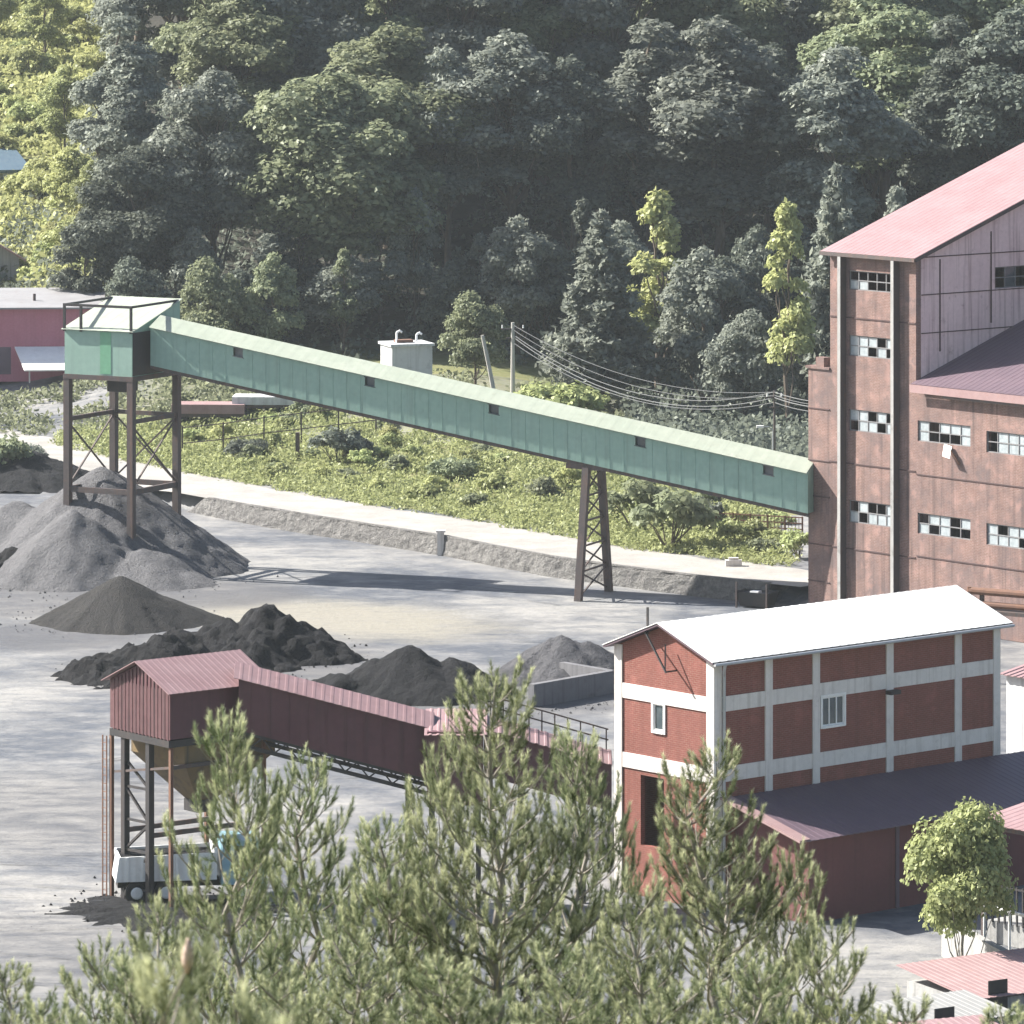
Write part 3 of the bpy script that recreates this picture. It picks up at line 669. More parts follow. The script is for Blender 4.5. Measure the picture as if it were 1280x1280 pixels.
# ------------------------------------------------------------------ white roofed brick building and its lean-to
RZ_B = math.atan2(.656, .755); uB = Vector((.755, .656, 0)); yB = Vector((-.656, .755, 0)); BB = Vector((8.5, 222.6, 0))
def annex():
    T = thing('brick_building', 'red brick building with a white roof and pale concrete frame in the yard', 'building', BB, RZ_B)
    L, W, E = 17.35, 6.12, 10.7; rise = 1.15
    def gy(px): k = (px - 640) / F; return (BB.x - k * BB.y) / (.656 + .755 * k)
    def lx(px): k = (px - 640) / F; return (k * BB.y - BB.x) / (.755 - .656 * k)
    gz_ = lambda px, py: zat(py, BB.y + .755 * gy(px)); lz_ = lambda px, py: zat(py, BB.y + .656 * lx(px))
    gw = (gy(820), gy(834), gz_(827, 914), gz_(827, 881)); gd = (gy(803), gy(842), 2.2, 5.2)
    gw = (W/2 + .66, W/2 + .03, gw[2], gw[3]); gd = (W/2 + 1.5, W/2 + .03, 2.2, 5.2)
    lw = (.333*L + .56, lx(1054), lz_(1033, 907), lz_(1033, 871))
    prof = lambda u: E + rise * (1 - abs(u - W / 2) / (W / 2)) - .12
    w = MB()
    gh = [(W - gw[0], W - gw[1], gw[2], gw[3]), (W - gd[0], W - gd[1], gd[2], gd[3])]
    # gable wall split at the ridge so both halves follow the pitch
    w.wall((0, W, 0), (0,-1,0), W / 2, prof, [h for h in gh if h[1] <= W / 2], .25, (1,0,0))
    rest = [(h[0] - W/2, h[1] - W/2, h[2], h[3]) for h in gh if h[0] >= W / 2]
    w.wall((0, W/2, 0), (0,-1,0), W / 2, lambda u: prof(u + W/2), rest, .25, (1,0,0))
    w.wall((.25, 0, 0), (1,0,0), L - .25, E - .02, [(lw[0] - .25, lw[1] - .25, lw[2], lw[3])], .25, (0,1,0))
    w.box(.25, L, W - .25, W, 0, E - .02); w.prism([(L-.25,.255,0),(L-.25,W-.255,0),(L-.25,W-.255,E-.05),(L-.25,W/2,E+rise-.15),(L-.25,.255,E-.05)], (.25,0,0))
    w.build('wall', M['brick_red'], T)
    cols = [0, .171*L, .333*L, .590*L, .835*L, L - .42]
    for i, x in enumerate(cols):
        x0, x1 = (x - .05, x + .42) if i == 0 else (x, x + .42)
        c = MB(); c.box(x0, x1, -.07 if i else -.075, -.003 if i else .40, 0, E - .1 if i == 0 else E - .05); c.build('column', M['frame_conc'], T)
    c = MB(); c.box(-.07, -.003, W - .42, W + .05, 0, E - .05); c.build('column', M['frame_conc'], T)
    for z in (8.70, 5.73):
        b = MB(); b.box(.43, L, -.055, -.004, z - .32, z + .32); b.build('floor_band', M['frame_conc'], T)
        b = MB(); b.box(-.055, -.004, .41, W - .43, z - .32, z + .32); b.build('floor_band', M['frame_conc'], T)
    # roof
    al = Vector((1,0,0)); r = MB()
    for s in (-1, 1):
        ridge = Vector((-.45, W/2, E + rise + .06)); e = Vector((-.45, W/2 + s * (W/2 + .42), E - .10)); dn = e - ridge
        r.sheet(ridge, al, L + .9, dn.normalized(), dn.length, .5, .012)
    r.build('roof', M['white_roof'], T)
    s = MB()
    for sg in (-1, 1): s.slab((-.42, W/2, E+rise+.0), (L+.42, W/2, E+rise+.0), (L+.42, W/2+sg*(W/2+.4), E-.15), (-.42, W/2+sg*(W/2+.4), E-.15), .08)
    s.build('soffit', M['dark_roof'], T)
    gt = MB(); gt.tube([(-.4,-.5,E-.22), (L+.4,-.5,E-.22)], .07, 8); gt.build('gutter', M['galv'], T)
    dp = MB(); dp.tube([(.2,-.5,E-.25), (.28,-.35,E-.55), (.46,-.16,E-.8), (.46,-.15,.2)], .07, 8); dp.build('downpipe', M['galv'], T)
    window_block(T, (0, gw[0], gw[2]), (0,-1,0), (-1,0,0), gw[0]-gw[1], gw[3]-gw[2], 1, 1, '1', M['frame_white'], M['glass'], .06)
    wf = MB(); y0, y1 = gw[1], gw[0]
    wf.box(-.06,.02,y1,y1+.12,gw[2]-.12,gw[3]+.1); wf.box(-.06,.02,y0-.12,y0,gw[2]-.12,gw[3]+.1); wf.box(-.06,.02,y0,y1,gw[3],gw[3]+.1); wf.box(-.08,.02,y0,y1,gw[2]-.12,gw[2]); wf.build('window_surround', M['frame_white'], T)
    window_block(T, (lw[0], 0, lw[2]), (1,0,0), (0,-1,0), lw[1]-lw[0], lw[3]-lw[2], 3, 1, '111', M['frame_white'], M['glass'], .03)
    wf = MB(); wf.box(lw[0]-.1,lw[0],-.08,.02,lw[2]-.1,lw[3]+.1); wf.box(lw[1],lw[1]+.1,-.08,.02,lw[2]-.1,lw[3]+.1); wf.box(lw[0],lw[1],-.08,.02,lw[3],lw[3]+.1); wf.box(lw[0],lw[1],-.12,.02,lw[2]-.1,lw[2]); wf.build('window_surround', M['frame_white'], T)
    lp = MB(); x = cols[3] + .1; z = lz_(1095, 866); lp.beam((x,-.07,z), (x-.2,-.6,z+.05), .07); lp.box(x-.55,x+.05,-.8,-.45,z-.03,z+.14); lp.build('wall_lamp', M['black_steel'], T)
    ms = MB(); ms.beam((-.2, 3.9, E + .6), (-.2, 3.9, E + 1.75), .08); ms.beam((-.28, 4.0, E + .75), (-.7, 2.2, E - .8), .07); ms.beam((-.28, 2.7, E + .3), (-.66, 2.3, E - .75), .06); ms.beam((-.05,2.25,E-.78),(-.72,2.25,E-.78),.06); ms.build('mast_and_shadow', M['black_steel'], T)  # roof mast; the slanting bars draw its cast shadow on the gable
annex()
def lean_to():
    T = thing('lean_to_shed', 'maroon lean-to with a dark shaded roof along the long side of the brick building', 'shed', BB, RZ_B)
    d = 4.5; x0, x1 = 1.2, 30; hi, lo = 4.75, 3.55
    w = MB(); w.box(x0, x1, -d, -d + .25, 0, lo - .05); w.box(x1 - .25, x1, -d + .25, -.1, 0, lo - .05); w.prism([(x0,-d+.252,0),(x0,-.1,0),(x0,-.1,hi-.12),(x0,-d+.252,lo-.07)], (.25,0,0)); w.build('wall', M['brick_mar'], T)
    q = MB(); q.box(x0 + 5.1, x0 + 5.3, -d - .06, -d - .003, 0, lo - .1); q.box(x0 + 14, x0 + 14.2, -d - .06, -d - .003, 0, lo - .1); q.build('wall_post', M['dark_roof'], T)
    a = Vector((0, -d - .5, -(hi - lo))).normalized(); Ls = math.hypot(d + .4, hi - lo)
    MB().sheet((x0 - .5, -.09, hi), (1,0,0), x1 - x0 + .8, a, Ls, .4, .014).build('roof', M['dark_roof'], T)  # roof colour carries the main building's shadow
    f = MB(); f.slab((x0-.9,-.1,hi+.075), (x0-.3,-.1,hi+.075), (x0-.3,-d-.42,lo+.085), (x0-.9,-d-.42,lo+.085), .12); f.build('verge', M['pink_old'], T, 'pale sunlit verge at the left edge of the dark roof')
lean_to()

# ------------------------------------------------------------------ maroon hopper house, gallery, truck
RM = math.atan2(.62, .785); mO = ahead(213, 222.2)
def maroon_house():
    T = thing('hopper_house', 'maroon sheet metal hopper house on dark lattice legs over a white truck', 'loading tower', mO, RM)
    # local origin: near corner; x runs right and back, y runs left and back
    L, W = 5.0, 4.5
    zb, ze = zat(925, 222.2), zat(864, 222.2); rise = .95
    b = MB(); b.prism([(0,0,zb),(0,W,zb),(0,W,ze),(0,W/2,ze+rise-.06),(0,0,ze)], (L,0,0)); b.build('wall', M['maroon'], T)
    g_ = MB()
    y = .1
    while y < W - .1:
        hgt = ze + rise * (1 - abs(y - W/2) / (W/2)) - .12
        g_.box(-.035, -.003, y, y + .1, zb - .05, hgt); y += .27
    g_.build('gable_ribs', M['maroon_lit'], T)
    MB().box(-.018, -.002, .0, W, zb - .02, ze).build('gable_sheet', M['maroon_lit'], T, 'streaked weathered gable cladding in a painted sunlit tone')
    r = MB()
    for s in (-1, 1):
        ridge = Vector((-.3, W/2, ze + rise + .08)); e = Vector((-.3, W/2 + s * (W/2 + .3), ze - .07)); dn = e - ridge
        r.sheet(ridge, (1,0,0), L + .5, dn.normalized(), dn.length, .3, .010)
    r.build('roof', M['pink_roof'], T)
    fl = MB(); fl.box(-.05, L, .05, W, zb - .35, zb - .06); fl.build('floor_frame', M['black_steel'], T)
    hp = MB(); x0, x1, y0, y1 = .9, L + .6, .25, W - .25; cx, cy = 3.1, W/2
    zt, zm, zz = zb - .36, zb - 1.1, zb - 3.1
    A = [(x0,y0,zt),(x1,y0,zt),(x1,y1,zt),(x0,y1,zt)]; Bq = [(x0,y0,zm),(x1,y0,zm),(x1,y1,zm),(x0,y1,zm)]; Cq = [(cx-.45,cy-.45,zz),(cx+.45,cy-.45,zz),(cx+.45,cy+.45,zz),(cx-.45,cy+.45,zz)]
    fs = [(0,1,2,3)]
    for k in (0, 4):
        for i in range(4): fs.append((k+i, k+(i+1)%4, k+4+(i+1)%4, k+4+i))
    fs.append((8,9,10,11)); hp.add(A + Bq + Cq, fs); hp.build('hopper', M['hopper'], T)
    gt = MB(); gt.box(cx-.5,cx+.5,cy-.5,cy+.5,zz-.5,zz+.02); gt.build('hopper_gate', M['black_steel'], T)
    # legs: heavy pair on the gable side, lighter posts at the corners
    hv = [(.15, W-.9), (.15, 1.75)]
    for (x, y) in hv: MB().beam((x,y,-.1), (x,y,zb-.35), .27, .27).build('leg', M['black_steel'], T)
    lt = MB(); a, c = hv
    for z in (.6, 2.2, 3.5, 4.9): lt.beam((a[0],a[1],z), (c[0],c[1],z+.05), .1)
    lt.beam((a[0],a[1],4.9), (c[0],c[1],3.5), .1); lt.beam((a[0],a[1],2.2), (c[0],c[1],3.5), .1); lt.beam((a[0]+.05,a[1],6), (c[0]+.05,c[1],4.9), .09); lt.beam((a[0],a[1],.6), (c[0],c[1],2.2), .09)
    lt.build('lattice', M['black_steel'], T)
    for (x, y) in ((0.05, W-.02), (.1,.1), (L-.1,.1), (L-.1,W-.15)): MB().beam((x,y,-.1), (x,y,zb-.35), .15, .15).build('post', M['rust'], T)
    for (p_, q_, w_, h_) in (((.15,1.75,3.0),(4.8,1.75,3.0),.14,.2),((.15,W-.9,3.0),(4.8,W-.9,3.0),.14,.2),((.1,.1,zb-1.2),(L-.1,.1,zb-1.2),.12,.16),((.1,.1,zb-1.2),(.1,W-.2,zb-1.9),.1,.1)): MB().beam(p_, q_, w_, h_).build('cross_beam', M['steel'], T)
    ld = MB(); ld.beam((-.1,W+.15,0), (-.1,W+.15,zb-.4), .045); ld.beam((-.1,W+.45,0), (-.1,W+.45,zb-.4), .045)
    z = .3
    while z < zb - .5: ld.beam((-.1,W+.15,z), (-.1,W+.45,z), .025); z += .35
    ld.build('ladder', M['rust'], T)
    return zb, ze
ZB, ZE = maroon_house()
def maroon_gallery():
    p0 = ahead(300, 224.6); p1 = ahead(534, 224.0); p2 = ahead(604, 224.4); p3 = ahead(790, 225.2)
    T = thing('conveyor_gallery', 'maroon sloping conveyor gallery with faded roof leaving the hopper house', 'conveyor', (p0.x, p0.y, 0))
    L1 = p1.x - p0.x + .2; zt0 = zat(846, 223.6); zt1 = zat(911, 223.0); h = 2.25; hw = 1.1
    s = (zt1 - zt0) / L1
    def P(x, y, z): return (x, y, zt0 + s * x + z)
    b = MB(); b.add([P(0,-hw,-h),P(L1,-hw,-h),P(L1,hw,-h),P(0,hw,-h),P(0,-hw,0),P(L1,-hw,0),P(L1,hw,0),P(0,hw,0),P(0,0,.4),P(L1,0,.4)], [(0,3,2,1),(0,1,5,4),(2,3,7,6),(4,5,9,8),(6,7,8,9),(0,4,8,7,3),(1,2,6,9,5)])
    sm = b; x = .5
    while x < L1: sm.add([P(x,-hw-.03,-h+.02),P(x+.05,-hw-.03,-h+.02),P(x+.05,-hw-.03,-.08),P(x,-hw-.03,-.08),P(x,-hw-.002,-h+.02),P(x+.05,-hw-.002,-h+.02),P(x+.05,-hw-.002,-.08),P(x,-hw-.002,-.08)], [(0,1,2,3),(0,4,5,1),(3,2,6,7),(0,3,7,4),(1,5,6,2)]); x += .8
    b.build('wall', M['maroon'], T)
    al = Vector((1,0,s)).normalized(); r = MB()
    for sg in (-1, 1):
        ridge = Vector(P(-.2,0,.46)); e = Vector(P(-.2,sg*(hw+.2),-.04)); dn = e - ridge; r.sheet(ridge, al, (L1+.3)*math.sqrt(1+s*s), dn.normalized(), dn.length, .4, .008)
    r.build('roof', M['pink_roof'], T)
    tr = MB()
    for y in (-hw+.1, hw-.1):
        tr.beam(P(0,y,-h-.62), P(L1,y,-h-.62), .13, .16); tr.beam(P(0,y,-h-.07), P(L1,y,-h-.07), .13, .12)
        x = 0; k = 0
        while x < L1 - .5: tr.beam(P(x,y,-h-.6 if k%2 else -h-.1), P(x+.5,y,-h-.1 if k%2 else -h-.6), .06); x += .5; k += 1
    tr.build('truss', M['black_steel'], T)
    for x in (L1 - 1.0,):
        for y in (-.8, .8): MB().beam((x,y,-.1), (x,y,zt0+s*x-h-.65), .24, .24).build('leg', M['black_steel'], T)
    # low transfer box and lower gallery into the brick gable
    T2 = thing('transfer_house', 'small flat roofed transfer house with a pink roof between the two maroon galleries', 'shed', (p1.x, p1.y, 0))
    wx = p2.x - p1.x; zr = zat(905, 224)
    MB().box(.02, wx, -1.5, 1.6, zr - 3.2, zr - .1).build('wall', M['maroon'], T2)
    MB().sheet((-.1,1.9,zr+.35), (1,0,0), wx+.3, Vector((0,-3.6,-.55)).normalized(), 3.65, .35, .03).build('roof', M['pink_roof'], T2)
    for x in (.2, wx-.2):
        for y in (-1.3, 1.3): MB().beam((x,y,-.1), (x,y,zr-3.2), .2, .2).build('leg', M['black_steel'], T2)
    T3 = thing('conveyor_gallery', 'lower maroon gallery with railing entering the gable of the brick building', 'conveyor', (p2.x, p2.y, 0))
    L3 = p3.x - p2.x - .9; za = zat(902, 224.4); zb_ = zat(951, 225.2); s3 = (zb_ - za) / (L3 + .9)
    def Q(x, y, z): return (x, y, za + s3 * x + z)
    b = MB(); b.add([Q(.03,-1,-2.1),Q(L3,-1,-2.1),Q(L3,1,-2.1),Q(.03,1,-2.1),Q(.03,-1,-.12),Q(L3,-1,-.12),Q(L3,1,-.12),Q(.03,1,-.12)], [(0,3,2,1),(4,5,6,7),(0,1,5,4),(1,2,6,5),(2,3,7,6),(3,0,4,7)]); b.build('wall', M['maroon'], T3)
    r = MB(); r.sheet(Q(.03,1.2,.12), Vector((1,0,s3)).normalized(), L3*math.sqrt(1+s3*s3), Vector((0,-2.4,-.22)).normalized(), 2.42, .4, .03); r.build('roof', M['pink_roof'], T3)
    rl_ = MB()
    for z in (.55, 1.0): rl_.beam(Q(.2,1.15,z), Q(L3-.1,1.15,z), .06)
    x = .3
    while x < L3: rl_.beam(Q(x,1.15,.1), Q(x,1.15,1.0), .06); x += .55
    rl_.build('railing', M['steel'], T3)
    for x in (L3 - 1.2, 1.6): MB().beam((x,0,-.1), (x,0,za+s3*x-2.1), .25, .25).build('leg', M['black_steel'], T3)
maroon_gallery()
def truck():
    p = at(150, 1131); T = thing('dump_truck', 'white dump truck with a pale blue cab parked under the maroon hopper house', 'truck', (p.x - .2, p.y + .9, 0), .16)
    L = 6.2
    MB().box(0, L-.2, -.45, .45, .62, .88).build('chassis', M['black_steel'], T)
    b = MB(); x0, x1, w = -.15, 4.15, 1.2
    b.prism([(x0,-w,1.0),(x1,-w,1.0),(x1,-w,2.15),(x0+.15,-w,2.05)], (0,.08,0)); b.prism([(x0,w-.08,1.0),(x1,w-.08,1.0),(x1,w-.08,2.15),(x0+.15,w-.08,2.05)], (0,.08,0))
    b.box(x0,x1,-w+.081,w-.081,1.0,1.1); b.box(x1-.08,x1-.001,-w+.081,w-.081,1.1,2.35); b.prism([(x0,-w+.081,1.101),(x0+.15,-w+.081,2.04),(x0+.23,-w+.081,2.04),(x0+.08,-w+.081,1.101)], (0,2*w-.162,0))
    b.build('dump_body', M['truck_white'], T)
    rb = MB()
    for k in range(6): rb.box(.3+k*.7,.4+k*.7,-w-.06,-w-.002,1.02,2.05)
    rb.build('body_ribs', M['truck_white'], T)
    ld = MB(); ld.box(.1,4.0,-1.1,1.1,1.8,1.98); ld.build('coal_load', M['coal_heap'], T)
    c = MB(); c.prism([(4.35,-1.15,.75),(6.15,-1.15,.75),(6.2,-1.15,1.6),(5.95,-1.15,2.6),(4.4,-1.15,2.65)], (0,2.3,0)); cab = c.build('cab', M['truck_blue'], T)
    ws = MB(); ws.prism([(6.215,-1.0,1.66),(6.215,1.0,1.66),(5.99,1.0,2.5),(5.99,-1.0,2.5)], (.02,0,.005)); ws.build('windscreen', M['glass'], cab)
    for s in (-1, 1):
        sw = MB(); sw.box(4.9,5.8,s*1.152,s*1.165,1.65,2.4) if s > 0 else sw.box(4.9,5.8,-1.165,-1.152,1.65,2.4); sw.build('side_window', M['glass'], cab)
        hl = MB(); hl.box(6.16,6.24,s*.85-.15,s*.85+.15,.95,1.15); hl.build('headlight', M['frame_white'], T)
    MB().box(6.1,6.32,-1.15,1.15,.5,.74).build('bumper', M['truck_white'], T)
    for x in (.75, 2.0, 5.3):
        for s in (-1, 1):
            y = s * 1.0; w_ = MB(); pr = [.42,.5,.5,.42]; w_.tube([(x,y-.16,.5),(x,y-.12,.5),(x,y+.12,.5),(x,y+.16,.5)], pr, 20); W_ = w_.build('wheel', M['rubber'], T)
            rm = MB(); rm.tube([(x,y+s*.15,.5),(x,y+s*.19,.5)], [.28,.2], 14); rm.build('rim', M['truck_white'], W_)
truck()

# ------------------------------------------------------------------ small structures
def white_tank():
    p = ahead(508, 402); z = gz(p.x, p.y); T = thing('water_tank', 'white plastered concrete tank with short pipes on its roof behind the green gallery', 'tank', (p.x, p.y, z), .32)
    h = zat(431, 402) - z
    MB().box(-1.6,1.6,-1.5,1.5,-.5,h).build('wall', M['white_wall'], T)
    MB().box(-1.75,1.75,-1.65,1.65,h+.003,h+.2).build('roof_slab', M['white_wall'], T)
    for (x, y, hh) in ((-.9,-.4,1.0),(.9,.3,.75)):
        q = MB(); q.tube([(x,y,h+.19),(x,y,h+hh)], .09, 8); q.tube([(x,y,h+hh),(x+.25,y,h+hh+.12),(x+.42,y,h+hh)], .09, 8); q.build('vent_pipe', M['frame_white'], T)
    MB().box(-.9,.4,-.5,.3,h+.2,h+.42).build('hatch', M['rust'], T)
white_tank()
def pole_thing(px, D, ytop, label, r=.14, lean=0.0, arm=None, mat='pole', lamp=False):
    p = ahead(px, D); z = gz(p.x, p.y); h = zat(ytop, D) - z
    T = thing('street_lamp' if lamp else 'utility_pole', label, 'lamp' if lamp else 'pole', (p.x, p.y, z))
    MB().tube([(0,0,-.3),(lean*.5,0,h*.5),(lean,0,h)], [r*1.2, r, r*.8], 8).build('shaft', M[mat], T)
    if arm:
        a = MB(); a.beam((-arm,0,h-.5),(arm,0,h-.5),.12); a.beam((-arm*.6,0,h-1.2),(arm*.6,0,h-1.2),.1); a.build('cross_arm', M['steel'], T)
        for x in (-arm+.1, 0, arm-.1):
            i = MB(); i.tube([(x,0,h-.44),(x,0,h-.2)], [.06,.05], 8); i.build('insulator', M['frame_white'], T)
    if lamp:
        a = MB(); a.tube([(lean,0,h-.05),(lean-.3,-.1,h+.2),(lean-.7,-.15,h+.22)], .05, 6); a.build('lamp_arm', M['galv'], T)
        a = MB(); a.box(lean-1.15,lean-.65,-.3,0,h+.14,h+.3); a.build('lamp_head', M['frame_white'], T)
    return T, p, z, h
pole_thing(641, 404, 403, 'straight concrete utility pole carrying cables right of the white tank', .16, 0, .9)
pole_thing(621, 402, 419, 'leaning pale concrete pole beside the straight utility pole', .16, -1.1)
pole_thing(968, 372, 488, 'thin pole under the cables left of the brick plant', .09, 0, .6, 'steel')
pole_thing(966, 368, 537, 'short street lamp with a pale head left of the brick plant', .06, 0, None, 'galv', True)
A0 = ahead(641, 404); A1 = ahead(968, 372); A2 = ahead(1060, 352)
cl = ['uppermost sagging cable between the utility poles', 'second sagging cable below the uppermost between the poles', 'middle pale cable of the bundle between the utility poles', 'thick pale cable low in the bundle between the poles', 'lowest pale cable between the utility poles']
for i, (y0, y1, sag, r) in enumerate(((406,490,1.6,.018),(412,494,1.9,.018),(418,490,2.3,.025),(421,497,2.4,.03),(428,503,2.2,.022))):
    za, zb = zat(y0, 404), zat(y1, 372); pts = []
    for k in range(25):
        t = k / 24; q = A0.lerp(A1, t); pts.append((q.x, q.y, za + (zb - za) * t - sag * 4 * t * (1 - t)))
    zc = zat(y1 + 12, 352)
    for k in range(1, 9):
        t = k / 8; q = A1.lerp(A2, t); pts.append((q.x, q.y, zb + (zc - zb) * t - .3 * 4 * t * (1 - t)))
    tag(MB().tube(pts, r, 5).build('power_cable', M['cable']), cl[i], 'cable', 'cables between the utility poles')

def magenta_building():
    D = 428; p = ahead(88, D); z = gz(p.x, p.y); T = thing('workshop', 'long low magenta building with a flat grey roof left of the green tower', 'building', (p.x, p.y, z), .06)
    h = zat(386, D) - z; L = 26
    MB().box(-L, 2.2, 0, 9, -.6, h).build('wall', M['magenta'], T)
    MB().slab((-L-.5,-.5,h+.15),(2.7,-.5,h+.15),(2.7,9.5,h+1.0),(-L-.5,9.5,h+1.0),.14).build('roof', M['grey_roof'], T)
    v = MB(); v.tube([(-3,3,h+.3),(-3,3,h+1.0)], .12, 8); v.build('roof_vent', M['steel'], T)
    # porch
    pr = MB(); zt = zat(433, D); zl = zat(462, D - 3.5); zt -= z; zl -= z
    pr.slab((-4.5,-.02,zt),(3.2,-.02,zt),(3.2,-3.6,zl),(-3.6,-3.6,zl),.12); pr.build('porch_roof', M['white_roof'], T)
    for x in (-3.2, -.2, 2.8): MB().beam((x,-3.3,-.4),(x,-3.3,zl-.1),.12).build('porch_post', M['pole'], T)
    d = MB(); d.box(-6.5,-4.8,-.03,-.002,0,2.2); d.build('door', M['dark_roof'], T)
magenta_building()
def far_house():
    D = 463; p = ahead(24, D); z = gz(p.x, p.y); T = thing('house', 'small grey walled house with a red roof at the left edge', 'house', (p.x, p.y, z), .2)
    h = zat(322, D) - z; rise = 2.4
    MB().prism([(-8,0,-1),(0,0,-1),(0,0,h),(-4,0,h+rise),(-8,0,h)], (0,7,0)).build('wall', M['concrete'], T)
    r = MB()
    for s in (-1, 1): r.slab((-4,-.5,h+rise+.15),(-4,7.5,h+rise+.15),(-4+s*4.6,7.5,h-.2),(-4+s*4.6,-.5,h-.2),.15)
    r.build('roof', M['pink_roof'], T)
    w = MB(); w.box(-3.2,-1.8,-.05,-.002,h-2,h-.8); w.build('window', M['glass'], T)
far_house()
def blue_building():
    D = 503; p = ahead(34, D); T = thing('warehouse', 'hazy blue roofed building up on the bright hillside at the left edge', 'building', (p.x, p.y, gz(p.x, p.y)), .35)
    z = gz(p.x, p.y); h0 = zat(213, D) - z; h1 = zat(181, D) - z
    MB().box(-14, 0, 0, 8, -3, h0).build('wall', M['white_wall'], T)
    MB().slab((-14.4,-.4,h0+.1),(.4,-.4,h0+.1),(.4,8.4,h1),(-14.4,8.4,h1),.3).build('roof', M['blue'], T)
    d = MB()
    for x in (-11,-7.5,-4): d.box(x,x+1.6,-.04,-.002,h0-1.0,h0-.3)
    d.build('window', M['glass'], T)
blue_building()
def fence(pts, label, h=1.5, mat='rust', step=1.6, bars=2, mesh=False):
    p0 = pts[0]; T = thing('metal_fence', label, 'fence', (p0[0], p0[1], gz(*p0)))
    z0 = gz(*p0); dp = dense(pts, step); rl_ = MB()
    for q in dp: MB().beam((q[0]-p0[0], q[1]-p0[1], gz(*q)-z0-.2), (q[0]-p0[0], q[1]-p0[1], gz(*q)-z0+h), .11).build('post', M[mat], T)
    for a, b in zip(dp[:-1], dp[1:]):
        for k in range(bars):
            hh = h * (.45 + .5 * k / max(1, bars - 1)) if bars > 1 else h * .8
            rl_.beam((a[0]-p0[0],a[1]-p0[1],gz(*a)-z0+hh),(b[0]-p0[0],b[1]-p0[1],gz(*b)-z0+hh),.07)
        if mesh:
            for t in (.2,.4,.6,.8):
                q = a + (b - a) * t; rl_.beam((q[0]-p0[0],q[1]-p0[1],gz(*q)-z0+.2),(q[0]-p0[0],q[1]-p0[1],gz(*q)-z0+h*.95),.04)
    rl_.build('rail', M[mat], T)
q1, q2 = at(895, 668, RZ), at(1003, 674, RZ)
fence([(q1.x, q1.y), (q2.x, q2.y)], 'rusty red metal fence between the green gallery and the brick plant', 1.5, 'rust', 1.0, 3, True)
q1, q2, q3 = ahead(228, 386), ahead(330, 387), ahead(470, 386)
fence([(q1.x, q1.y), (q2.x, q2.y), (q3.x, q3.y)], 'dark post and rail fence on top of the weedy bank behind the green tower', 2.3, 'steel', 2.6, 2)
p = at(372, 549, 3.2); z = gz(p.x, p.y); t = MB().beam((0,0,-.3),(0,0,2.0),.35,.3).build('post', M['steel']); t.location = (p.x, p.y, z); tag(t, 'thick dark post standing alone in the weeds below the rail fence', 'post')
def wagon(px, D, w, h, mat, label):
    p = ahead(px, D); z = gz(p.x, p.y); T = thing('rail_wagon', label, 'wagon', (p.x, p.y, z), -.05)
    MB().box(-w/2,w/2,-1.3,1.3,.85,h).build('body', M[mat], T)
    MB().box(-w/2-.2,w/2+.2,-1.2,1.2,.6,.845).build('underframe', M['steel'], T)
    rb = MB(); x = -w/2 + .3
    while x < w/2: rb.box(x,x+.12,-1.37,-1.302,.9,h-.05); x += 1.1
    rb.build('ribs', M[mat], T)
    for x in (-w/2+.7, w/2-.7):
        for s in (-1, 1): MB().tube([(x,s*1.0-.08,.42),(x,s*1.0+.08,.42)], .42, 14).build('wheel', M['black_steel'], T)
wagon(262, 399, 5.5, 1.55, 'pink_old', 'pale pinkish low rail wagon behind the left end of the rail fence')
wagon(330, 399.5, 4.6, 1.45, 'white_wall', 'whitish rail wagon right of the pinkish wagon behind the fence')
wagon(950, 358, 7.5, 1.75, 'white_wall', 'white low wagon behind the rusty fence beside the brick plant')

def shaded_pit():
    p = at(946, 757); T = thing('pit_wall_box', 'black box standing in for a shaded concrete pit wall at the right end of the stone retaining wall', 'stand_in', (p.x, p.y - .6, 0), -.5)  # box added in place of a shaded concrete pit wall, black for its shade
    b = MB(); b.add([(-.85,-.6,.1),(.85,-.6,.1),(.85,.6,.1),(-.85,.6,.1),(-1.15,-.75,.95),(1.15,-.75,.95),(1.15,.75,.95),(-1.15,.75,.95)], [(0,3,2,1),(0,1,5,4),(1,2,6,5),(2,3,7,6),(3,0,4,7)])
    b.add([(-1.1,-.7,.8),(1.1,-.7,.8),(1.1,.7,.8),(-1.1,.7,.8)], [(0,1,2,3)]); b.build('body', M['black_steel'], T)
    for x in (-1.0, 1.0): MB().beam((x,-.8,.0),(x,-.8,1.5),.1).build('post', M['steel'], T)
    MB().box(-.3,.25,-.4,.1,.8,.98).build('scrap', M['frame_white'], T)
shaded_pit()
p = at(917, 708, RZ); t = MB().box(-.5,.5,-.25,.25,0,.45).box(-.3,.3,-.15,.15,.45,.6).build('kerb_block', M['frame_conc']); t.location = (p.x, p.y, gz(p.x, p.y)); tag(t, 'small white concrete block on the weedy edge of the pale road', 'block')

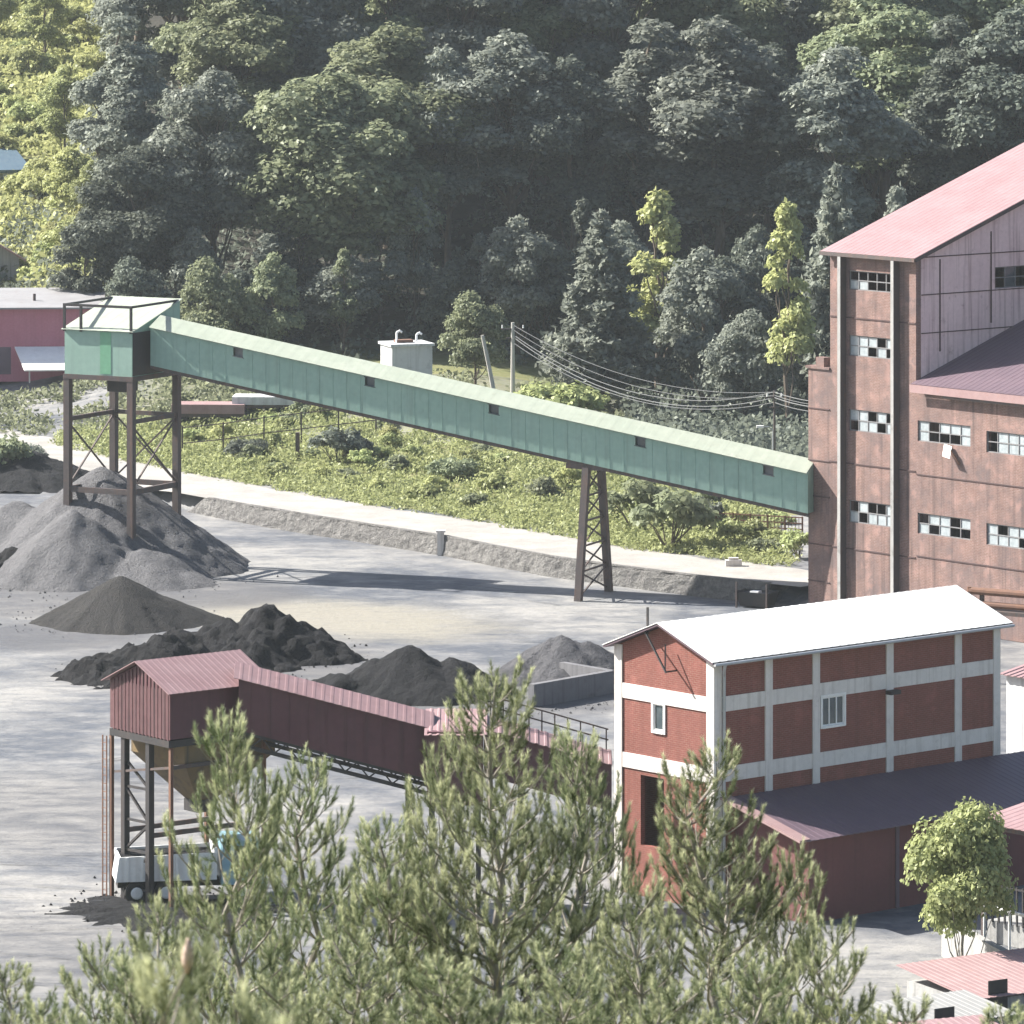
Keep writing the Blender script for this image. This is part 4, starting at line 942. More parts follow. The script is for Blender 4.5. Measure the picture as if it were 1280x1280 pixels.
def pipe_rack():
    a = ahead(1212, 286); T = thing('pipe_rack', 'pair of rusty pipes on posts between the brick plant and white roof', 'pipes', (a.x, a.y, 0), -.55)
    z = zat(738, 286)
    for k, (dz, r) in enumerate(((0,.2),(-.7,.17))): MB().tube([(0,0,z+dz),(14,0,z+dz)], r, 10).build('pipe', M['rust'], T)
    MB().tube([(0,0,z+.2),(0,0,z-.9)], .16, 10).build('riser', M['rust'], T)
    for x in (.6, 5, 10): MB().beam((x,.3,0),(x,.3,z+.1),.2).build('post', M['steel'], T)
    MB().box(-.2,14,-.5,.5,z-1.15,z-.95).build('tray', M['steel'], T)
pipe_rack()
def white_shed():
    p = ahead(1258, 249); T = thing('plaster_shed', 'white plastered shed with a pink roof behind the right end of the brick building', 'shed', (p.x, p.y, 0), RZ_B)
    h = zat(843, 249)
    MB().box(0,12,-14,0,0,h).build('wall', M['white_wall'], T)
    MB().sheet((-.3,.3,h+.02), (0,-1,0), 14.6, Vector((1,0,.16)).normalized(), 12.5, .4, .04).build('roof', M['pink_roof'], T)
    w = MB()
    for y in (-3.4,-6.4): w.box(-.05,-.002,y,y+1.2,h-2.2,h-1.1)
    w.build('window', M['glass'], T)
white_shed()
def red_shed():
    p = ahead(1214, 216); T = thing('open_shed', 'open shed with a red sheet roof on thin posts at the right edge', 'shed', (p.x, p.y, 0), RZ_B)
    z = zat(1026, 216)
    MB().sheet((0,0,z), (0,-1,0), 10, Vector((1,0,.13)).normalized(), 7, .4, .015).build('roof', M['pink_roof'], T)
    for y in (-.3,-3.4,-6.6):
        for x in (.4, 6.4): MB().beam((x,y,0),(x,y,z+x*.13-.05),.14).build('post', M['steel'], T)
    MB().beam((.3,0,z-.16),(.3,-10,z-.16),.12,.2).build('eave_beam', M['steel'], T)
    sl_ = MB(); y = -.3
    while y > -9: sl_.beam((.6,y,.9),(.6,y,2.5),.07); y -= .34
    sl_.beam((.6,-.2,2.4),(.6,-9,2.4),.08); sl_.build('slat_railing', M['black_steel'], T)
    MB().box(.75,7,-9.5,-.2,0,.9).build('plinth', M['concrete'], T)
red_shed()
a_, b_ = at(1182, 1196), at(1300, 1262)
v = b_ - a_; o = MB().beam((0,0,.75),(v.x,v.y,.75),.35,1.6).build('yard_wall', M['concrete']); o.location = a_; tag(o, 'grey concrete yard wall below the red open shed', 'wall')
a_ = ahead(1194, 213.5, zat(1121, 213.5)); b_ = ahead(1300, 207, zat(1150, 207)); v = b_ - a_
T = thing('handrail', 'pale pipe handrail sloping down to the right above the grey yard wall', 'railing', (a_.x, a_.y, 0))
MB().tube([(0,0,a_.z),(v.x,v.y,b_.z)], .07, 8).build('rail', M['frame_white'], T)
for t_ in (.05,.35,.65,.95): MB().tube([(v.x*t_,v.y*t_,0),(v.x*t_,v.y*t_,a_.z+(b_.z-a_.z)*t_)], .045, 6).build('post', M['frame_white'], T)
def low_shed(px, D, ytop, L, W, rmat, wmat, label, rz=RZ_B, drop=.5, name='low_shed'):
    p = ahead(px, D); T = thing(name, label, 'shed', (p.x, p.y, 0), rz); z = zat(ytop, D)
    MB().box(.3,L-.3,-W+.3,-.3,-.6,z-drop-.15).build('wall', M[wmat], T)
    MB().sheet((0,0,z), (1,0,0), L, Vector((0,-W,-drop)).normalized(), math.hypot(W,drop), .3, .014).build('roof', M[rmat], T)
    for x in (.15, L-.15): MB().beam((x,-W+.2,-.6),(x,-W+.2,z-drop-.1),.14).build('post', M['steel'], T)
    d = MB(); d.box(.9,1.8,-W+.26,-W+.298,0,1.8); d.build('door', M['black_steel'], T)
low_shed(1120, 203.5, 1206, 9.5, 5.0, 'pink_old', 'concrete', 'low shed with a bleached pink roof at the bottom right', .55, .45)
low_shed(1082, 197.2, 1254, 4.6, 3.4, 'grey_pale', 'concrete', 'low shed with a whitish roof at the bottom edge', .55, .3)
low_shed(1060, 191.8, 1284, 5.5, 3.0, 'pink_roof', 'brick_mar', 'low shed with a dull red roof cut by the bottom edge', .4, .2)

# ------------------------------------------------------------------ vegetation
def norm(a): return a / np.maximum(np.linalg.norm(a, axis=-1, keepdims=True), 1e-9)
def cards(Ce, N, S, asp=1.5, rg=NR):
    t = rg.normal(size=Ce.shape); t = norm(t - N * np.sum(t * N, -1, keepdims=True)); b = np.cross(N, t)
    S = S[:, None]; l = t * S * asp / 2; w = b * S / 2; f = N * S * .12
    return np.stack([Ce - l, Ce + w - f, Ce + l, Ce - w - f], 1).reshape(-1, 3)
def lobes_cards(lobes, per, size, rg, up=.45):
    out = []
    for (c, r, sq) in lobes:
        n = int(per * 1.35 * (r / 1.6) ** 1.6) + 12
        d = norm(rg.normal(size=(n, 3))); d[:, 2] = np.where(d[:, 2] < -.35, -d[:, 2] * .6, d[:, 2]); d = norm(d)
        rr = r * (.45 + .62 * rg.random(n) ** .6)
        rr *= 1 + .22 * np.sin(d[:, 0] * 5 + c[0]) * np.cos(d[:, 2] * 6 + c[1])
        P = c + d * rr[:, None] * np.array((1, 1, sq))
        N = norm(d * .9 + rg.normal(size=(n, 3)) * .5 + np.array((0, 0, up)))
        out.append(cards(P, N, size * (.6 + .8 * rg.random(n)), 1.5, rg))
    return np.concatenate(out)
def limb(mb, a, b, r0, r1, bend, rg, n=5):
    a, b = np.array(a, float), np.array(b, float); pts = []
    for k in range(n):
        t = k / (n - 1); q = a + (b - a) * t + np.array((0, 0, -bend)) * 4 * t * (1 - t) + rg.normal(size=3) * .03 * np.linalg.norm(b - a) * (0 < k < n - 1)
        pts.append(q)
    mb.tube(pts, [r0 + (r1 - r0) * k / (n - 1) for k in range(n)], 6, False)
def broadleaf(seed, H, Rc, base, n=26, size=.42, per=230, shape='round'):
    rg = np.random.default_rng(seed); L = []
    zc = (base + H) / 2; hz = (H - base) / 2
    for i in range(n):
        d = norm(rg.normal(size=3)); k = .5 + .4 * rg.random()
        z = zc + d[2] * hz * k * 1.02
        tt = (z - base) / (H - base)
        pf = {'round': math.sqrt(max(.08, 1 - (2 * tt - .9) ** 2 * .8)), 'oval': max(.25, math.sin(math.pi * min(.97, tt * .85 + .12))), 'tall': max(.3, 1.15 - tt * .9)}[shape]
        r = Rc * (.24 + .2 * rg.random()) * (.75 + .4 * pf)
        L.append((np.array((d[0] * Rc * k * pf, d[1] * Rc * k * pf, min(z, H - r * .7))), r, .78 + .3 * rg.random()))
    L.append((np.array((rg.normal() * .3, rg.normal() * .3, H - Rc * .25)), Rc * .3, 1.1))
    crown = lobes_cards(L, per, size, rg)
    tr = MB(); tops = H * .82
    k = 7; pts = [(rg.normal() * .12 * i / k * 2, rg.normal() * .12 * i / k * 2, -.5 + (tops + .5) * i / (k - 1)) for i in range(k)]
    r0 = H * .017
    tr.tube(pts, [r0 * (1 - .85 * i / (k - 1)) for i in range(k)], 8, False)
    for (c, r, s) in L[::2]:
        z0 = max(base * .75, c[2] - 1.2 * np.hypot(c[0], c[1]) - .5); i = min(k - 1, max(0, int((z0 + .5) / (tops + .5) * (k - 1))))
        limb(tr, pts[i], c, r0 * .4, r0 * .1, .15 * np.hypot(c[0], c[1]), rg)
    return tr.mesh('trunk'), quads_mesh('crown', crown, 4)
def conifer(seed, H, Rc, base, layers=16, per=26, size=.42):
    rg = np.random.default_rng(seed); out = []; tr = MB()
    tr.tube([(0, 0, -.5), (0, 0, H * .5), (0, 0, H)], [H * .015, H * .009, .02], 7, False)
    for i in range(layers):
        t = i / (layers - 1); z = base + (H - base) * t; R_ = Rc * (1 - t) ** .8 * (.8 + .35 * rg.random()) + .25
        nb = max(4, int(9 * (1 - t) + 4))
        for k in range(nb):
            a = 2 * math.pi * (k / nb) + rg.random() * .7; r = R_ * (.65 + .45 * rg.random())
            d = np.array((math.cos(a), math.sin(a), 0)); tip = d * r + np.array((0, 0, z + .12 * r)); z0 = np.array((0, 0, z - .12 * r))
            if r > .8: limb(tr, z0, tip, .05, .015, .08 * r, rg, 4)
            n = int(per * r * 1.1) + 6; tt = .15 + .85 * rg.random(n) ** .7
            Pn = z0 + (tip - z0) * tt[:, None] + rg.normal(size=(n, 3)) * np.array((.33, .33, .22)) * (.35 + .3 * r * (1 - tt[:, None] * .4))
            N = norm(rg.normal(size=(n, 3)) * .6 + np.array((0, 0, .7)) + d * .25)
            out.append(cards(Pn, N, size * (.6 + .7 * rg.random(n)), 2.2, rg))
    return tr.mesh('trunk'), quads_mesh('crown', np.concatenate(out), 4)
def bush(seed, Rc, H, size=.3, per=150, n=12):
    rg = np.random.default_rng(seed); L = []; tr = MB()
    for i in range(n):
        a = rg.random() * 6.28; q = Rc * .72 * math.sqrt(rg.random()); r = Rc * (.26 + .2 * rg.random())
        z = max(r * .4, (H - r) * (1 - .6 * (q / Rc) ** 1.5) * (.5 + .5 * rg.random()))
        L.append((np.array((q * math.cos(a), q * math.sin(a), z)), r, .85))
        limb(tr, (0, 0, -.2), L[-1][0], .04, .012, -.05, rg, 4)
    return tr.mesh('stems'), quads_mesh('leaves', lobes_cards(L, per, size, rg), 4)
def plant_at(name, parts, var, x, y, label, cat, group=None, s=1.0, sz=None, rz=None, leaf=None, bark='bark', z=None):
    T = thing(name, label, cat, (x, y, gz(x, y) if z is None else z), R.random() * 6.28 if rz is None else rz, group)
    T.scale = (s, s, sz if sz else s)
    for nm, me, mt in zip(parts, var, (bark, leaf)):
        mt = M[mt]; key = me.name + mt.name
        if key not in CACHE:
            m2 = me if not len(me.materials) else me.copy()
            if len(m2.materials): m2.materials.clear()
            m2.materials.append(mt); CACHE[key] = m2
        o = bpy.data.objects.new(nm, CACHE[key]); C.objects.link(o); o.parent = T
    return T
CACHE = {}
TP = ('trunk', 'crown'); BP = ('stems', 'leaves')
big = [broadleaf(21, 22, 5.6, 5.0, 38, .29, 520, 'round'), broadleaf(22, 24, 5.2, 6, 36, .28, 520, 'oval'), broadleaf(23, 20, 6.0, 4, 40, .29, 520, 'round'),
       broadleaf(24, 25, 4.6, 8, 34, .26, 540, 'tall'), broadleaf(25, 23, 5.0, 5.5, 38, .27, 540, 'oval')]
con = [conifer(31, 22, 3.9, 5.5, 22, 55, .28), conifer(32, 14, 3.4, 2.0, 19, 60, .26), conifer(33, 24, 4.2, 9, 20, 55, .28)]
mid = [broadleaf(41, 11, 3.0, 2.0, 24, .23, 480, 'oval'), broadleaf(42, 9, 3.4, 1.2, 26, .23, 480, 'round'), broadleaf(43, 12, 2.2, 2.5, 22, .22, 520, 'tall')]
bu = [bush(51, 1.6, 2.0, .2, 330), bush(52, 2.1, 2.2, .2, 330), bush(53, 1.3, 1.3, .19, 330), bush(54, 1.8, 2.8, .2, 330)]

# the front of the forest, tree by tree: (pixel column, distance, top row, kind, crown stretch, leaf, label)
front = [
 (150, 447, 22, 3, 1.0, 'leaf_grey', 'tall grey green tree at the left end of the dark forest'),
 (178, 438, 185, 2, 1.0, 'leaf_dark', 'dark round tree directly above the green tower roof'),
 (268, 442, 92, 0, .95, 'leaf_grey', 'grey green forest tree above the left end of the green gallery'),
 (305, 462, -25, 1, 1.1, 'leaf_mid', 'high forest tree at the top edge above the green gallery start'),
 (418, 440, 95, 2, 1.15, 'leaf_mid', 'broad forest tree with sunlit bulging crown left of the white tank'),
 (485, 452, 36, 0, 1.3, 'leaf_mid', 'large lit domed crown in the forest above the white tank'),
 (560, 449, 62, 4, .9, 'leaf_grey', 'narrow grey crown right of the large domed crown in the forest'),
 (640, 450, 45, 1, 1.2, 'leaf_grey', 'tall grey forest tree above the straight utility pole'),
 (716, 449, 75, 4, 1.0, 'leaf_dark', 'dark forest tree with bare trunk behind the pointed conifer'),
 (815, 450, 30, 3, 1.35, 'leaf_grey', 'tall feathery grey tree in the middle right of the forest'),
 (898, 449, 28, 4, 1.25, 'leaf_grey', 'second tall grey tree just right of the feathery grey one'),
 (960, 462, 60, 1, 1.0, 'leaf_dark', 'dark forest tree between the two tall grey trees and the bright leaning crown'),
 (1040, 446, 62, 4, 1.1, 'leaf_grey', 'grey forest tree behind the corner of the red plant roof'),
 (1105, 461, -8, 0, 1.1, 'leaf_mid', 'lit forest tree at the top edge above the plant roof'),
 (1190, 452, 25, 3, 1.1, 'leaf_dark', 'dark forest tree high above the sloping plant roof'),
 (1268, 450, 15, 1, 1.0, 'leaf_dark', 'dark forest tree at the top right corner of the picture'),
]
allv = big + con
def forest(px, D, ytop, kind, st, leaf, label, group=None):
    p = ahead(px, D); z = gz(p.x, p.y); H = (22, 24, 20, 25, 23, 22, 14, 24)[kind]
    h = zat(ytop, D) - z; s = h / H
    plant_at('conifer_tree' if kind > 4 else 'forest_tree', TP, allv[kind], p.x, p.y, label, 'tree', group, min(s * st, 1.55), s, leaf=leaf)
for f_ in front: forest(*f_[:4], f_[4] * 1.2, *f_[5:], group='trees at the front of the forest')
rows_f = [(470, 13, 7.5), (484, 14, 8), (500, 14, 8), (520, 13, 9), (545, 11, 10)]
for ri, (D, n, sp) in enumerate(rows_f):
    for k in range(n):
        x = -34 + (k + .5 * (ri % 2)) * sp + R.uniform(-2, 2)
        y = D + R.uniform(-5, 5); kd = R.choice((0, 0, 1, 2, 2, 3, 4, 7)); s = R.uniform(.85, 1.12)
        plant_at('conifer_tree' if kd > 4 else 'forest_tree', TP, allv[kd], x, y, 'tall pointed conifer deep in the dark forest' if kd > 4 else 'leafy tree deep in the dark forest on the hillside', 'tree', 'conifers deep in the forest' if kd > 4 else 'leafy trees deep in the forest', s * 1.15, s, leaf=R.choice(('leaf_grey', 'leaf_grey', 'leaf_mid', 'leaf_mid')))
# understorey in the shade at the forest foot
for k in range(26):
    px = 120 + k * 44 + R.uniform(-14, 14); D = R.uniform(431, 439); p = ahead(px, D)
    plant_at('young_tree', TP, mid[k % 3], p.x, p.y, 'small dark tree in the shade at the foot of the forest', 'tree', 'small trees at the foot of the forest', R.uniform(.75, 1.1), R.uniform(.7, 1.15), leaf=R.choice(('leaf_dark', 'leaf_dark', 'leaf_grey')))
# lone trees in front of the forest
def lone(px, D, ytop, var, H, st, leaf, label, name='leafy_tree', bark='bark'):
    p = ahead(px, D); z = gz(p.x, p.y); s = (zat(ytop, D) - z) / H
    plant_at(name, TP, var, p.x, p.y, label, 'tree', None, s * st, s, leaf=leaf, bark=bark)
lone(262, 425, 326, mid[1], 9, .85, 'leaf_mid', 'small pale green tree just right of the green tower roof')
lone(342, 425, 318, mid[0], 11, .9, 'leaf_mid', 'small rounded light tree above the upper part of the green gallery')
lone(430, 431, 312, mid[2], 12, .9, 'leaf_mid', 'slim light tree at the dark forest edge left of the white tank')
lone(594, 412, 368, mid[1], 9, .95, 'leaf_mid', 'rounded light green tree behind the leaning pole')
lone(752, 414, 268, con[1], 14, 1.1, 'leaf_grey', 'pointed grey green conifer behind the middle of the green gallery', 'conifer_tree')
lone(822, 424, 240, mid[2], 12, 1.0, 'leaf_bright', 'bright yellow green tree between the pointed conifer and the plant')
lone(878, 416, 312, mid[0], 11, .95, 'leaf_grey', 'grey green bushy tree right of the bright yellow green tree')
lone(984, 404, 255, mid[2], 12, .8, 'leaf_bright', 'slender bright yellow green tree beside the brick plant')
lone(1046, 412, 212, con[1], 14, .75, 'leaf_grey', 'grey conifer rising behind the left roof corner of the plant', 'conifer_tree')
lone(1122, 420, 235, mid[2], 12, .7, 'leaf_grey', 'small grey treetop peeping over the edge of the red plant roof')
lone(930, 408, 392, mid[1], 9, .9, 'leaf_grey', 'low grey tree under the cables left of the slender bright tree')
lone(702, 402, 462, bu[1], 2.2, 1.2, 'leaf_weed', 'low light bush behind the green gallery right of the poles', 'bush')
# bushes on the bank
sb = [(308,540,1,'leaf_dark','dark bush on the weedy bank below the rail fence',.9),(422,522,3,'leaf_dark','large dark bush on the bank below the green gallery',1.2),(448,545,0,'leaf_dark','dark bush just right of the large dark one on the bank',.9),
      (500,566,0,'leaf_mid','green bush on the bank under the second gallery window',.7),(565,563,1,'leaf_mid','green bush tight below the middle of the green gallery',.9),(620,585,2,'leaf_weed','pale leafy bush on the bank left of the trestle',1.2),(680,592,0,'leaf_mid','green bush on the bank next to the trestle legs',.9),
      (795,582,3,'leaf_mid','tall light bush right of the trestle under the gallery',1.5),(838,592,3,'leaf_mid','big green bush in the shade under the lower gallery end',1.7),(885,612,3,'leaf_dark','dark bush beside the rusty fence',1.0),(790,612,2,'leaf_weed','pale bush right behind the trestle',1.3),
      (955,668,2,'leaf_mid','small green bush in front of the rusty fence',.9),(998,655,3,'leaf_weed','bright bush against the brick plant wall',.8),(4,532,3,'leaf_mid','grey green bush at the left edge beside the pale road',1.4),(28,545,1,'leaf_grey','second bush at the left edge beside the pale road',1.0),
      (345,575,2,'leaf_weed','light low bush on the bank left of the first dark bush',1.0),(530,600,2,'leaf_weed','light low bush in the middle of the bank',1.1),(590,612,2,'leaf_mid','green low bush in the lower middle of the bank',.9)]
for (px, ytop, v, leaf, label, s) in sb:
    # find where a bush of this height stands so that its top meets the row
    H = (2.0, 2.2, 1.3, 2.8)[v] * s; D = 330
    while D < 430:
        p = ahead(px, D)
        if CH - (ytop - Y0) * D / F - H < gz(p.x, p.y): break
        D += .5
    plant_at('bush', BP, bu[v], p.x, p.y, label, 'bush', None, s, leaf=leaf)
# small shrubs spread over the bank
k = 0
while k < 70:
    x, y = R.uniform(-32, 18), R.uniform(328, 398); d = float(wall_dist(np.array([x]), np.array([y]))[0])
    if not (11.5 < d < 33): continue
    plant_at('low_shrub', BP, bu[R.choice((0, 2, 2, 3))], x, y, 'low green shrub among the weeds on the bank', 'shrub', 'shrubs among the weeds on the bank', R.uniform(.45, .85), leaf=R.choice(('leaf_weed', 'leaf_weed', 'leaf_mid', 'leaf_bright'))); k += 1
# sunlit hillside on the left
for k in range(210):
    D = 446 + 190 * R.random() ** 1.1; px = R.uniform(-60, 128) if k < 135 else R.uniform(-320, -60); p = ahead(px, D)
    if px < 100 and D < 455: continue
    if px < 42 and D < 509: continue
    v = R.choice(bu + [mid[1], mid[0]]); tree_ = v in mid and k % 7 == 0
    if v in mid and not tree_: v = bu[k % 4]
    plant_at('young_tree' if tree_ else 'hill_shrub', TP if tree_ else BP, v, p.x, p.y, 'sunlit young tree on the bright left hillside' if tree_ else 'bright sunlit shrub on the left hillside', 'tree' if tree_ else 'shrub', 'young trees on the left hillside' if tree_ else 'shrubs on the left hillside', R.uniform(.8, 1.5) * (.6 if tree_ else 1), leaf=R.choice(('leaf_bright', 'leaf_bright', 'leaf_weed')))
# weeds and grass on the bank and the hill, one mass
def weeds():
    rg = np.random.default_rng(77); out = []
    xs = rg.uniform(-34, 17.5, 15000); ys = rg.uniform(326, 400, 15000); d = wall_dist(xs, ys)
    nz = np.array([noise.noise(Vector((a * .3, b * .3, 0))) for a, b in zip(xs, ys)])
    ok = (d > 7.0 + nz * 1.2) & (d < 42) & ((nz > -.25) | (d < 14)); xs, ys, d = xs[ok], ys[ok], d[ok]
    zs = ground_z(xs, ys)
    for x, y, z, dd in zip(xs, ys, zs, d):
        h = .25 + .55 * rg.random() * min(1, (dd - 6.3) / 4); n = 15
        Pn = np.stack([x + rg.normal(size=n) * .3, y + rg.normal(size=n) * .35, z + h * rg.random(n)], -1)
        N = norm(rg.normal(size=(n, 3)) + np.array((0, -.1, .5)))
        out.append(cards(Pn, N, .14 * (.6 + .8 * rg.random(n)), 2.0, rg))
    o = link('weeds', quads_mesh('weeds', np.concatenate(out), 4), M['leaf_weed']); tag(o, 'light green weeds covering the bank behind the pale road', None, kind='stuff')
    out = []
    n0 = 15000; Dd = rg.uniform(438, 680, n0); px = rg.uniform(-330, 125, n0); xs = (px - 640) / F * Dd; zs = ground_z(xs, Dd)
    for x, y, z in zip(xs, Dd, zs):
        if (x > -50 and 499 < y < 512 and x < -44.5) or (y < 470 and (x / y * F + 640) < 30): continue
        n = 7; Pn = np.stack([x + rg.normal(size=n) * .6, y + rg.normal(size=n) * .6, z + .6 * rg.random(n)], -1)
        out.append(cards(Pn, norm(rg.normal(size=(n, 3)) + np.array((0, -.1, .6))), .42 * (.6 + .8 * rg.random(n)), 1.6, rg))
    o = link('hill_grass', quads_mesh('hill_grass', np.concatenate(out), 4), M['leaf_bright']); tag(o, 'bright grass and weeds on the left hillside', None, kind='stuff')
    out = []
    for q_ in range(3200):
        px = rg.uniform(60, 1010) if q_ % 2 else rg.uniform(-60, 330); D = rg.uniform(398, 424) if q_ % 4 else rg.uniform(424, 440)
        if noise.noise(Vector((px * .02, D * .12, 4))) < -.05: continue
        if px < 90 and D > 423: continue
        x = (px - 640) / F * D; z = gz(x, D); n = 9
        Pn = np.stack([x + rg.normal(size=n) * .5, D + rg.normal(size=n) * .5, z + .6 * rg.random(n)], -1)
        out.append(cards(Pn, norm(rg.normal(size=(n, 3)) + np.array((0, -.1, .5))), .26 * (.6 + .8 * rg.random(n)), 1.7, rg))
    o = link('track_grass', quads_mesh('track_grass', np.concatenate(out), 4), M['leaf_mid']); tag(o, 'patchy grass along the track below the forest', None, kind='stuff')
    out = []
    for q_ in range(3500):
        x = rg.uniform(-46, 55); D = rg.uniform(429, 500); z = gz(x, D); n = 12; h = .4 + 1.3 * rg.random()
        Pn = np.stack([x + rg.normal(size=n) * .6, D + rg.normal(size=n) * .6, z + h * rg.random(n)], -1)
        out.append(cards(Pn, norm(rg.normal(size=(n, 3)) + np.array((0, -.1, .5))), .34 * (.6 + .8 * rg.random(n)), 1.7, rg))
    o = link('undergrowth', quads_mesh('undergrowth', np.concatenate(out), 4), M['leaf_dark']); tag(o, 'dark undergrowth on the forest floor', None, kind='stuff')
    for q_ in range(1600):
        x = rg.uniform(9, 27); D = rg.uniform(372, 428); z = gz(x, D); n = 12; h = .5 + 1.5 * rg.random()
        Pn = np.stack([x + rg.normal(size=n) * .6, D + rg.normal(size=n) * .6, z + h * rg.random(n)], -1)
        out.append(cards(Pn, norm(rg.normal(size=(n, 3)) + np.array((0, -.1, .5))), .3 * (.6 + .8 * rg.random(n)), 1.7, rg))
    o = link('scrub', quads_mesh('scrub', np.concatenate(out[3500:]), 4), M['leaf_dark']); tag(o, 'dark scrub below the forest beside the brick plant', None, kind='stuff')
weeds()
def yard_marks():
    rg = np.random.default_rng(3)
    m, nt, b, out = newmat('tyre_marks'); tc = nd(nt, 'ShaderNodeTexCoord').outputs['Object']
    b.inputs['Base Color'].default_value = (.05, .055, .065, 1); b.inputs['Roughness'].default_value = .9
    tr = nd(nt, 'ShaderNodeBsdfTransparent'); mx = nd(nt, 'ShaderNodeMixShader'); nt.links.new(ramp(nt, noise_tex(nt, tc, .7, 5, .7), .42, .7, 0, .5), mx.inputs[0])
    nt.links.new(tr.outputs[0], mx.inputs[1]); nt.links.new(b.outputs[0], mx.inputs[2]); nt.links.new(mx.outputs[0], out.inputs[0])
    vs, fs = [], []
    def rut(P, w):
        L_, R_ = offset_line(P, w / 2), offset_line(P, -w / 2); b0 = len(vs)
        for a, c in zip(L_, R_): vs.extend([(a[0], a[1], gz(*a) + .06 + len(fs) * 1e-6), (c[0], c[1], gz(*c) + .06 + len(fs) * 1e-6)])
        for k in range(len(P) - 1): fs.append((b0+2*k, b0+2*k+1, b0+2*k+3, b0+2*k+2))
    for i in range(44):
        cx, cy = rg.uniform(-40, 0), rg.uniform(200, 320); r = rg.uniform(22, 60); a0 = rg.uniform(0, 6.28); sw = rg.uniform(.5, 1.6) * (20 / (r + 8))
        th = np.linspace(a0, a0 + sw, 40)
        for k, off in enumerate((0, 2.0)):
            P = np.stack([cx + (r + off) * np.cos(th), cy + (r + off) * np.sin(th) * 1.3], -1)
            ok = (P[:, 1] > 194) & (wall_dist(P[:, 0], P[:, 1]) < -1.2) & (P[:, 0] < 3); bad = np.flatnonzero(~ok)
            if len(bad): seg = max(np.split(np.arange(40), bad), key=len); P = P[seg[1:]]
            if len(P) < 6: continue
            b_ = len(vs); rut(P, rg.uniform(.25, .45))
            for q in range(b_, len(vs)): vs[q] = (vs[q][0], vs[q][1], vs[q][2] + .003 * (i * 2 + k) * .3)
    o = link('tyre_marks', mesh_from('tyre_marks', vs, fs), m); tag(o, 'dark curved tyre marks across the yard', None, kind='stuff')
    oct_ = np.array([(1,0,0),(0,1,0),(-1,0,0),(0,-1,0),(0,0,1),(0,0,-.6)], float); of = [(0,1,4),(1,2,4),(2,3,4),(3,0,4),(1,0,5),(2,1,5),(3,2,5),(0,3,5)]
    for nm, mt, spots, cnt, sz, lab in (('coal_lumps', 'coal_heap', [(-14.2,295,6.5),(-19,291,5),(-5.5,280,5.5),(-31,328,4),(-15,224,4)], 260, .05, 'scattered black coal lumps round the feet of the coal piles'),
                                   ('gravel_lumps', 'gravel_heap', [(-26,327,9),(2.8,281,4.5),(-24.5,310,6),(5,234,3)], 260, .05, 'scattered grey stones round the feet of the gravel piles')):
        vs, fs = [], []
        for (cx, cy, r) in spots:
            for q in range(cnt):
                a = rg.uniform(0, 6.28); d = r * (.55 + abs(rg.normal()) * .36); x, y = cx + d * math.cos(a), cy + d * math.sin(a) * 1.2
                if wall_dist(np.array([x]), np.array([y]))[0] > -.5: continue
                k = sz * (.35 + rg.random() ** 3 * 1.8); b0 = len(vs); P = oct_ * k * rg.uniform(.6, 1.2, (6, 3)); c_, s_ = math.cos(a * 5), math.sin(a * 5); z = gz(x, y)
                vs.extend([(x + p[0]*c_ - p[1]*s_, y + p[0]*s_ + p[1]*c_, z + .04 + p[2]) for p in P]); fs.extend([tuple(i + b0 for i in f) for f in of])
        o = link(nm, mesh_from(nm, vs, fs), M[mt]); tag(o, lab, None, kind='stuff')
yard_marks()
# leafy tree at the right among the sheds
p = ahead(1203, 208); plant_at('leafy_tree', TP, broadleaf(73, 6.0, 2.7, 1.6, 22, .15, 1000, 'round'), p.x, p.y, 'loose bright green tree between the maroon lean-to and the red open shed', 'tree', None, .82, (zat(1010, 208)) / 6.0, leaf='leaf_weed', bark='pale_bark', z=0)

